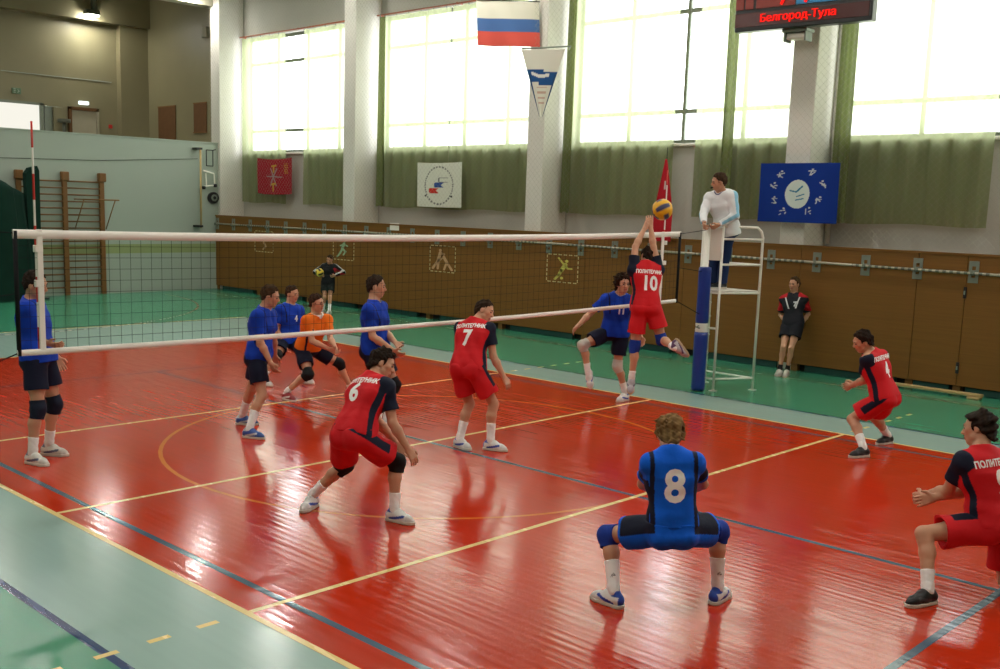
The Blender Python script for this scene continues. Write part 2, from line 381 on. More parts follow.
def person(key, J, s, st):
    J = {k: np.array(v) for k, v in J.items()}
    # every figure is modelled round its own origin on the ground below the pelvis
    org = np.array((J['pel'][0], J['pel'][1], st.get('z0', 0.))); J = {k: v - org for k, v in J.items()}
    h = st.get('h', .007)
    up = nrm(J['neck'] - J['pel']); cx = J['shL'] - J['shR']; cx = nrm(cx - up * (cx @ up)); fw = np.cross(cx, up)
    hx = J['hiL'] - J['hiR']; hx = nrm(hx - up * (hx @ up)); hf = np.cross(hx, up)
    pel, neck, head = J['pel'], J['neck'], J['head']
    mid = nrm(cx + hx)
    W = st.get('w', 1.) * s
    def ring(c, x, half, r): return c - x * half * W, c + x * half * W, r * W
    levels = [ring(pel - up * .05 * s, hx, .070, .106), ring(pel + up * .02 * s, hx, .068, .108), ring(pel + up * .10 * s, hx, .066, .104), ring(pel + up * .20 * s, mid, .060, .096),
              ring(pel + up * .33 * s + fw * .008, cx, .074, .110), ring(neck - up * .14 * s, cx, .088, .104), ring(neck - up * .06 * s, cx, .085, .066)]
    def torso(off, lo=0, hi=7, k=.03):
        L = []
        lv = levels[lo:hi]
        for (a0, b0, r0), (a1, b1, r1) in zip(lv, lv[1:]):
            L += [(k, 'c', a0, a1, r0 + off, r1 + off), (k, 'c', b0, b1, r0 + off, r1 + off), (k, 'c', (a0 + b0) / 2, (a1 + b1) / 2, r0 * .98 + off, r1 * .98 + off)]
        return L
    body = torso(0., 1)
    for sd, sg in (('L', 1), ('R', -1)):
        body.append((.05, 'c', pel + hx * sg * .078 * s - hf * .045 * s - up * .035 * s, pel + hx * sg * .07 * s - hf * .03 * s + up * .03 * s, .092 * W, .08 * W))
    # neck, head
    hyaw = math.radians(st['hface']); hz = nrm(nrm(head - neck) * .55 + np.array((0, 0, 1.)) * .45 + np.array((math.cos(hyaw), math.sin(hyaw), 0)) * st.get('hpitch', 0))
    hfw = np.array((math.cos(hyaw), math.sin(hyaw), -st.get('hlook', 0))); hfw = nrm(hfw - hz * (hfw @ hz)); hl = np.cross(hz, hfw)
    HR = np.stack([hfw, hl, hz], 1); q = s * st.get('hs', 1.)
    H = lambda x, y, z: head + (hfw * x + hl * y + hz * z) * q
    headp = [(.02, 'e', H(-.012, 0, .028), HR, np.array((.098, .079, .092)) * q), (.035, 'e', H(.026, 0, -.040), HR, np.array((.068, .060, .084)) * q),
             (.025, 'c', H(.058, -.010, -.100), H(.058, .010, -.100), .022 * q, .022 * q), (.02, 'c', H(.02, -.045, -.07), H(.02, .045, -.07), .022 * q, .022 * q),
             (.012, 'c', H(.086, 0, .010), H(.106, 0, -.028), .009 * q, .0145 * q), (.008, 'c', H(.098, -.010, -.034), H(.098, .010, -.034), .009 * q, .009 * q),
             (.02, 'c', H(.076, -.034, .022), H(.076, .034, .022), .016 * q, .016 * q),
             (.010, 'c', H(.086, -.016, -.064), H(.086, .016, -.064), .0085 * q, .0085 * q), (.010, 'c', H(.083, -.014, -.076), H(.083, .014, -.076), .0085 * q, .0085 * q),
             (.02, 'c', H(.058, -.040, -.020), H(.058, .040, -.020), .024 * q, .024 * q)]
    for sg in (1, -1): headp.append((.008, 'e', H(-.008, sg * .078, -.012), HR, np.array((.020, .011, .033)) * q))
    body += [(.04, 'c', neck - up * .05 * s, H(-.025, 0, -.05), .064 * s, .056 * s)]
    for sd, sg in (('L', 1), ('R', -1)):
        sh = J['sh' + sd]
        body += [(.05, 'c', neck + up * .02 * s, sh - cx * sg * .03 * s, .045 * s, .055 * s * st.get('shb', 1.)), (.05, 'c', neck - up * .07 * s + cx * sg * .06 * s, sh, .08 * s, .062 * s * st.get('shb', 1.))]
    body += headp
    hands = []
    for sd, sg in (('L', 1), ('R', -1)):
        sh, el, wr = J['sh' + sd], J['el' + sd], J['wr' + sd]
        m_ = st.get('arm', 1.) * s
        body += [(.04, 'c', sh, sh + (el - sh) * .45, .058 * m_, .050 * m_), (.02, 'c', sh + (el - sh) * .45, el, .050 * m_, .040 * m_),
                 (.02, 'c', el, el + (wr - el) * .30, .040 * m_, .043 * m_), (.02, 'c', el + (wr - el) * .30, wr, .043 * m_, .027 * m_)]
        d = nrm(wr - el) if 'hd' + sd not in st else nrm(st['hd' + sd])
        n = (pel + up * .25 * s + fw * .15) - wr if 'pn' + sd not in st else np.array(st['pn' + sd], float)
        n = nrm(n - d * (n @ d)); w = np.cross(d, n) * sg   # n: palm side, w: towards the thumb side
        thumb = w if (w @ (fw + np.array((0, 0, .4)))) > 0 else -w
        if 'th' + sd in st: thumb = w * st['th' + sd]
        cu = st.get('curl' + sd, st.get('curl', .5))
        hs_ = s * 1.0
        for t, L in ((-.030, .062), (-.010, .074), (.011, .078), (.031, .070)):
            b0 = wr + d * .012 * hs_ + thumb * t * .55 * hs_; b1 = wr + d * .088 * hs_ + thumb * t * hs_
            hands.append((.016, 'c', b0, b1, .0155 * hs_, .0125 * hs_))
            d1 = nrm(d * math.cos(cu * .8) + n * math.sin(cu * .8) + thumb * t * st.get('spread', 2.5)); b2 = b1 + d1 * L * .5 * hs_
            d2 = nrm(d * math.cos(cu * 1.7) + n * math.sin(cu * 1.7) + thumb * t * st.get('spread', 2.5)); b3 = b2 + d2 * L * .48 * hs_
            hands += [(.004, 'c', b1, b2, .0098 * hs_, .0088 * hs_), (.004, 'c', b2, b3, .0088 * hs_, .0072 * hs_)]
        t0 = wr + d * .022 * hs_ + thumb * .022 * hs_; t1 = t0 + nrm(d * .7 + thumb * .75 + n * .25) * .048 * hs_; t2 = t1 + nrm(d * .95 + thumb * .3 + n * .3) * .034 * hs_
        hands += [(.012, 'c', t0, t1, .0155 * hs_, .0118 * hs_), (.005, 'c', t1, t2, .0115 * hs_, .0085 * hs_)]
    body += hands
    feet = {}; legp = {}
    for sd, sg in (('L', 1), ('R', -1)):
        hi, kn, an, to = J['hi' + sd], J['kn' + sd], J['an' + sd], J['to' + sd]
        m_ = st.get('leg', 1.) * s
        sh_d = nrm(an - kn); back = -(kn - (hi + an) / 2); back = back - sh_d * (back @ sh_d)
        back = nrm(back) if np.linalg.norm(back) > .02 else -nrm(fw - sh_d * (fw @ sh_d))
        body += [(.05, 'c', hi, hi + (kn - hi) * .55, .086 * m_, .072 * m_), (.03, 'c', hi + (kn - hi) * .55, kn, .072 * m_, .054 * m_),
                 (.02, 'c', kn - back * .006, kn + sh_d * .05, .054 * m_, .050 * m_),
                 (.03, 'c', kn + sh_d * .03 + back * .010, kn + (an - kn) * .32 + back * .016 * s, .048 * m_, .054 * m_),
                 (.03, 'c', kn + (an - kn) * .32 + back * .014 * s, an - (an - kn) * .08, .053 * m_, .036 * m_), (.02, 'c', an - (an - kn) * .08, an, .036 * m_, .036 * m_)]
        legp[sd] = body[-3:]
        t = nrm(to - an)
        if an[2] + org[2] - st.get('z0', 0) < .145 and to[2] + org[2] - st.get('z0', 0) < .06:
            fd = nrm((t[0], t[1], 0)); uf = np.array((0, 0, 1.)); base = np.array((an[0], an[1], 0.))
        else:
            u0 = kn - an; u0 = nrm(u0 - t * (u0 @ t)); ca, sa = math.cos(.35), math.sin(.35)
            fd = t * ca + u0 * sa; uf = u0 * ca - t * sa; base = an - uf * .095 * s
        if 'foot' + sd in st:
            fd, uf = [nrm(q_) for q_ in st['foot' + sd]]; uf = nrm(uf - fd * (uf @ fd)); base = an - uf * .095 * s
        feet[sd] = (base, fd, np.cross(uf, fd), uf)
        Fp = lambda x, y, z: base + (fd * x + feet[sd][2] * y + uf * z) * s
        body += [(.02, 'c', Fp(-.03, 0, .05), Fp(.10, 0, .036), .030 * s, .026 * s)]
    # ---- the body itself
    fb0 = prims(body); eyes = [H(.104, .031, -.001), H(.104, -.031, -.001)]
    def fb(P):
        d = fb0(P)
        for e_ in eyes: d = -smin(-d, np.linalg.norm(P - e_.astype(np.float32), axis=1) - .017 * q, .010)
        return d
    lo, hi_ = bounds(body, .03)
    V, F = poly(fb, lo, hi_, h)
    skin = np.array(st.get('skin', SKINC)); C = shade(V, skin)
    loc = (V - head) @ HR / q
    inh = (np.abs(loc[:, 0]) < .13) & (np.abs(loc[:, 2]) < .15) & (np.abs(loc[:, 1]) < .1)
    lip = inh & (loc[:, 0] > .083) & (np.abs(loc[:, 1]) < .026) & (loc[:, 2] < -.058) & (loc[:, 2] > -.083)
    C[lip] = LIP
    chk = inh & (loc[:, 0] > .03) & (loc[:, 2] < 0) & (loc[:, 2] > -.05) & ~lip
    C[chk] = C[chk] * (1.03, .94, .92)
    stub = inh & (loc[:, 0] > .0) & (loc[:, 2] < -.05) & ~lip & (np.abs(loc[:, 1]) < .075); C[stub] *= st.get('beard', .93)
    root = np_mesh('person', V, F, SKIN, None, C); root.location = org
    tag(root, st['label'], 'person', st.get('group'))
    # ---- eyes and brows
    for sg in (1, -1):
        b = MB(); e = H(.0805, sg * .031, -.001)
        n = 10; vs = []
        for i in range(1, n):
            for k in range(12):
                th = PI * i / n; ph = 2 * PI * k / 12
                vs.append(e + (hfw * math.cos(th) * .0125 + hl * math.sin(th) * math.cos(ph) * .017 + hz * math.sin(th) * math.sin(ph) * .0105) * q)
        vs = np.array(vs); fs = np.array([(i * 12 + k, (i + 1) * 12 + k, (i + 1) * 12 + (k + 1) % 12, i * 12 + (k + 1) % 12) for i in range(n - 2) for k in range(12)])
        ec = shade(vs, (.55, .52, .48)); ec[np.repeat(np.arange(1, n), 12) <= 4] = (.035, .028, .022)
        np_mesh('eye', vs, fs, SHOE, root, ec)
        b.tube([H(.094, sg * .013, .020), H(.0945, sg * .030, .025), H(.083, sg * .049, .019)], [.0045 * q, .006 * q, .003 * q], M['black'] if st['hair'][0] < .04 else st['browm'], n=6)
        b.build('eyebrow', root, True)
    # ---- hair
    long_ = st.get('long', 0.)
    if st.get('hairy', True):
        hl_ = [(.02, 'e', H(-.014, 0, .034), HR, np.array((.106 + long_ * .12, .087 + long_ * .14, .099 + long_ * .10)) * q), (.03, 'e', H(-.045, 0, -.02 - long_ * .3), HR, np.array((.068 + long_ * .1, .076 + long_ * .12, .075 + long_ * .3)) * q)]
        base_f = prims(hl_)
        def hairf(P):
            d = base_f(P); l = (P - head.astype(np.float32)) @ HR.astype(np.float32) / np.float32(q)
            d = d + wob(P, .005 + long_ * .05, 95, st.get('seed', 3)) + wob(P, .003, 210, st.get('seed', 3) + 9)
            wv = wob(P, .008, 150, st.get('seed', 3) + 21); cut = np.maximum(l[:, 0] * 1.02 - l[:, 2] - st.get('hline', -.004) + wv, -l[:, 2] - .080 - long_ * .5 + wv)
            burn = np.maximum(np.maximum(np.abs(l[:, 0] - .022) - .011, -l[:, 2] - .030), l[:, 2] - .05); cut = np.minimum(cut, burn)
            ear = .030 - np.sqrt((l[:, 0] + .004) ** 2 + (l[:, 2] + .016) ** 2) if long_ < .08 else np.full(len(P), -1., np.float32)
            return np.maximum(-smin(-d, -cut.astype(np.float32) * q * .72, .018), ear.astype(np.float32) * q)
        lo, hi_ = bounds(hl_, .03); Vh, Fh = poly(hairf, lo, hi_, min(h, .006))
        hc = shade(Vh, st['hair']); hc *= (1 + .25 * np.sin(Vh[:, :1] * 130 + Vh[:, 2:] * 60))
        np_mesh('hair', Vh, Fh, HAIR, root, hc)
    # ---- shirt
    sl = st.get('sleeve', .60); off = st.get('shirt_off', .018)
    tp = torso(off, 1, 7, .03)
    for (a0, b0, r0), (a1, b1, r1) in zip(levels[:2], levels[1:3]):
        e_ = st.get('blouse', .016); tp += [(.03, 'c', a0, a1, r0 + off + e_, r1 + off + e_ * .4), (.03, 'c', b0, b1, r0 + off + e_, r1 + off + e_ * .4), (.03, 'c', (a0 + b0) / 2, (a1 + b1) / 2, r0 + off + e_, r1 + off + e_ * .4)]
    tp += [(.05, 'c', neck - up * .05 * s, neck + up * .035 * s + fw * .01, .088 * s, .068 * s)]
    arms = {}
    for sd, sg in (('L', 1), ('R', -1)):
        sh, el, wr = J['sh' + sd], J['el' + sd], J['wr' + sd]
        tp += [(.05, 'c', neck + up * .02 * s, sh - cx * sg * .02 * s, .054 * s + off * .4, .060 * s * st.get('shb', 1.) + off * .4), (.05, 'c', neck - up * .07 * s + cx * sg * .06 * s, sh, .078 * s + off, .068 * s * st.get('shb', 1.) + off * .35)]
        if sl <= 1: arms[sd] = [(.03, 'c', sh, sh + (el - sh) * (sl + .15), st.get('slv', .066) * s, st.get('slv', .066) * s + .004)]
        else: arms[sd] = [(.03, 'c', sh, el, .078 * s, .060 * s), (.03, 'c', el, el + (wr - el) * 1.05, .060 * s, .046 * s)]
    ft = prims(tp); fa = {k: prims(v) for k, v in arms.items()}
    hem_o = pel + up * st.get('hem', -.045) * s; neck_o = neck + up * .030 * s + fw * .0; nn = nrm(up + fw * .22); na = nrm(nrm(head - neck) + up); nc = neck + fw * .016 * s
    def shirtf(P):
        d = ft(P) + wob(P, st.get('crease', .0050), 38, st.get('seed', 3) + 50)
        d = np.maximum(d, -((P - hem_o.astype(np.float32)) @ up.astype(np.float32)))
        r0 = P - nc.astype(np.float32); t0 = r0 @ na.astype(np.float32); rad = np.sqrt(np.maximum((r0 * r0).sum(1) - t0 * t0, 0))
        d = np.maximum(d, t0 - .050 * s); d = np.maximum(d, -np.maximum(rad - (.055 * s + .25 * np.clip(t0, -.05, .1)), -(t0 + .034 * s - .35 * (r0 @ cx.astype(np.float32)) ** 2 * 0 + .55 * np.minimum(r0 @ fw.astype(np.float32), .08) * (-1) * -1)))
        for sd in 'LR':
            a = fa[sd](P) + wob(P, st.get('crease', .0050), 45, st.get('seed', 3) + 51); sh, el, wr = J['sh' + sd], J['el' + sd], J['wr' + sd]
            if sl <= 1: ax = nrm(el - sh); o = sh + (el - sh) * sl
            else: ax = nrm(wr - el); o = el + (wr - el) * .97
            a = np.maximum(a, ((P - o.astype(np.float32)) @ ax.astype(np.float32)))
            d = smin(d, a, .03)
            if sl <= 1: r_ = st.get('slv', .066) * s; d = np.maximum(d, -cone(P, o - ax * .025 * s, o + ax * .10 * s, r_ - .016, r_))
        return d
    lst = tp + arms['L'] + arms['R']; lo, hi_ = bounds(lst, .02)
    V, F = poly(shirtf, lo, hi_, h)
    sc = st['shirtc'](V, dict(pel=pel, neck=neck, up=up, cx=cx, fw=fw, s=s, J=J, arm=lambda V, sd: ((V - J['sh' + sd]) @ nrm(J['el' + sd] - J['sh' + sd])), nn=nn, neck_o=neck_o, nc=nc, na=na, sl=(fa['L'](V.astype(np.float32)), fa['R'](V.astype(np.float32)), ft(V.astype(np.float32)))))
    shirt = np_mesh(st.get('shirt_name', 'jersey'), V, F, CLOTH, root, sc)
    # lettering laid on the cloth
    for txt, size, u0, v0, side, colr, bold, sx, nm in st.get('text', []):
        T, TF = text_mesh(txt, size, bold, sx)
        if not len(TF): continue
        d_ = fw if side == 'back' else -fw; ux = -cx if side == 'back' else cx
        P = pel + (ux * 1.)[None] * (T[:, :1] + u0) * 1. + up[None] * (T[:, 1:] + v0 * s) - d_ * .45
        tt = np.zeros(len(P))
        for _ in range(60): tt += np.clip(shirtf((P + d_ * tt[:, None]).astype(np.float32)) - .0018, -.05, .05) * .85
        P = P + d_ * np.clip(tt, 0, .45)[:, None]
        if side != 'back' and False: TF = TF[:, ::-1]
        np_mesh(nm, P, TF, CLOTH, shirt, shade(P, colr), smooth=False)
    # ---- shorts or trousers
    lt = st.get('short', .66); so = st.get('short_off', .016)
    sp = torso(so, 1, 4, .03)
    for sg in (1, -1): sp.append((.05, 'c', pel + hx * sg * .078 * s - hf * .045 * s - up * .035 * s, pel + hx * sg * .07 * s - hf * .03 * s + up * .03 * s, .092 * W + so, .08 * W + so))
    fsp = prims(sp); legs = {}
    for sd in 'LR':
        hi, kn, an = J['hi' + sd], J['kn' + sd], J['an' + sd]
        if lt <= 1: legs[sd] = [(.03, 'c', hi, hi + (kn - hi) * (lt + .12), .110 * s, st.get('flare', .112) * s)]
        else: legs[sd] = [(.03, 'c', hi, kn, .104 * s, .082 * s), (.03, 'c', kn, an - np.array((0, 0, .02)), .082 * s, .076 * s)]
    fl = {k: prims(v) for k, v in legs.items()}; waist = pel + up * .055 * s
    def shortf(P):
        d = np.maximum(fsp(P), (P - waist.astype(np.float32)) @ up.astype(np.float32))
        for sd in 'LR':
            a = fl[sd](P); hi, kn, an = J['hi' + sd], J['kn' + sd], J['an' + sd]
            ax = nrm(kn - hi) if lt <= 1 else nrm(an - kn); o = hi + (kn - hi) * lt if lt <= 1 else an - ax * .01
            a = np.maximum(a, (P - o.astype(np.float32)) @ ax.astype(np.float32)); d = smin(d, a, .03)
            if lt <= 1: d = np.maximum(d, -cone(P, o - ax * .05 * s, o + ax * .12 * s, (st.get('flare', .112) - .034) * s, (st.get('flare', .112) + .012) * s))
        return d + wob(P, st.get('crease', .0050), 34, st.get('seed', 3) + 80)
    lst = sp + legs['L'] + legs['R']; lo, hi_ = bounds(lst, .02); V, F = poly(shortf, lo, hi_, h)
    cc = st['shortc'](V, dict(pel=pel, up=up, hx=hx, hf=hf, s=s, J=J))
    np_mesh('trousers' if lt > 1 else 'shorts', V, F, CLOTH, root, cc)
    # ---- socks, knee pads, shoes
    for sd in 'LR':
        hi, kn, an = J['hi' + sd], J['kn' + sd], J['an' + sd]
        if lt <= 1:
            ax = nrm(kn - an); top = an + ax * st.get('sock', .15) * s; bot = an - ax * .02
            L = [(k_, 'c', a_, b_, ra_ + .0055, rb_ + .0055) for k_, q_, a_, b_, ra_, rb_ in legp[sd]]; f0 = prims(L)
            f = lambda P: np.maximum(f0(P) + wob(P, .0015, 120, 5), (P - top.astype(np.float32)) @ ax.astype(np.float32))
            lo, hi_ = np.minimum(bot, top) - .075, np.maximum(bot, top) + .075; V, F = poly(f, lo, hi_, h); 
            kc = shade(V, st.get('sockc', WHT))
            if st.get('sockmark'):
                l = V - an; t = l @ ax / s; e_ = nrm(cx - ax * (cx @ ax)); x_ = l @ e_; bk = (l - ax[None] * (l @ ax)[:, None]) @ fw < 0
                kc[bk & (t > .098) & (t < .124) & (np.abs(x_) < (.128 - t) * .75) & (np.sin((x_ * .8 + t) * 900) > -.2)] = (.03, .03, .035)
            np_mesh('sock', V, F, CLOTH, root, kc)
        pc = st.get('pads', {}).get(sd)
        if pc:
            a1 = nrm(hi - kn); a2 = nrm(an - kn); pu = .085 * s; pd = .090 * s
            L = [(.02, 'c', kn, kn + a1 * (pu + .03), .068 * s, .074 * s), (.03, 'c', kn, kn + a2 * (pd + .03), .068 * s, .062 * s)]; f0 = prims(L)
            fr_ = nrm(-(a1 + a2)) if np.linalg.norm(a1 + a2) > .1 else fw
            L += [(.03, 'c', kn + fr_ * .014 - a1 * .0, kn + fr_ * .014 + a2 * .02, .062 * s, .058 * s)]; f0 = prims(L)
            f = lambda P: np.maximum(np.maximum(f0(P) + wob(P, .002, 70, 8), (P - (kn + a1 * pu).astype(np.float32)) @ a1.astype(np.float32)), (P - (kn + a2 * pd).astype(np.float32)) @ a2.astype(np.float32))
            lo, hi_ = bounds(L, .02); V, F = poly(f, lo, hi_, h); np_mesh('knee_pad', V, F, CLOTH, root, shade(V, pc))
        base, fd, ly, uf = feet[sd]; R = np.stack([fd, ly, uf], 1)
        Fp = lambda x, y, z: base + (fd * x + ly * y + uf * z) * s
        L = [(.02, 'c', Fp(-.040, 0, .052), Fp(.05, 0, .056), .043 * s, .045 * s), (.03, 'c', Fp(.05, 0, .052), Fp(.135, 0, .034), .046 * s, .040 * s), (.02, 'c', Fp(.130, 0, .034), Fp(.166, 0, .028), .041 * s, .031 * s),
             (.02, 'c', Fp(-.028, 0, .06), Fp(-.020, 0, .098), .042 * s, .034 * s), (.02, 'c', Fp(-.02, 0, .06), Fp(.045, 0, .082), .04 * s, .034 * s)]; f0 = prims(L)
        f = lambda P: np.maximum(f0(P), -(((P - base.astype(np.float32)) @ uf.astype(np.float32)) - .016 * s))
        lo, hi_ = bounds(L, .01); V, F = poly(f, lo, hi_, min(h, .006))
        l = (V - base) @ R / s; c1, c2 = st['shoe']; sc_ = shade(V, c1)
        sw = ((np.abs(l[:, 1]) > .028) & (np.abs(l[:, 2] - .05 - .25 * (l[:, 0] - .05)) < .012) & (l[:, 0] > -.03) & (l[:, 0] < .12)) | (l[:, 0] < -.062) | ((l[:, 2] > .085) & (l[:, 0] < 0))
        sc_[sw] = c2; sc_[(l[:, 0] > .135) & (l[:, 2] > .03)] *= .86; sc_[(np.abs(l[:, 1]) < .02) & (l[:, 0] > .03) & (l[:, 0] < .12) & (l[:, 2] > .05)] *= .90
        shoe = np_mesh('shoe', V, F, SHOE, root, sc_)
        L2 = [(.02, 'c', Fp(-.040, 0, .014), Fp(.06, 0, .014), .046 * s, .043 * s), (.02, 'c', Fp(.06, 0, .014), Fp(.135, 0, .014), .043 * s, .047 * s), (.02, 'c', Fp(.130, 0, .014), Fp(.172, 0, .016), .046 * s, .034 * s)]; f2 = prims(L2)
        def solef(P):
            z = (P - base.astype(np.float32)) @ uf.astype(np.float32)
            return np.maximum(f2(P - (z - .014 * s)[:, None] * uf.astype(np.float32)), np.abs(z - .0145 * s) - .0135 * s)
        lo, hi_ = bounds(L2, .01); V, F = poly(solef, lo, hi_, min(h, .006)); np_mesh('sole', V, F, SHOE, shoe, shade(V, st.get('solec', (.62, .58, .50))))
        if h < .0075:
            b = MB()
            for x, z in ((.045, .101), (.068, .092), (.090, .079)):
                b.tube([Fp(x, -.030, z - .016), Fp(x + .004, -.012, z), Fp(x + .004, .012, z), Fp(x, .030, z - .016)], .0042 * s, M['antwhite'] if sum(c1) > .6 else M['black'], n=6)
            b.build('shoe_lace', shoe, True)
    if st.get('watch'):
        wr, el = J['wr' + st['watch']], J['el' + st['watch']]; ax = nrm(el - wr); b = MB()
        b.tube([wr + ax * .015, wr + ax * .045], .033 * s, M['antwhite'], n=14); b.build('wrist_band', root, True)
    return root, dict(J={k: v + org for k, v in J.items()}, shirtf=shirtf, up=up, fw=fw, cx=cx, org=org, H=H)
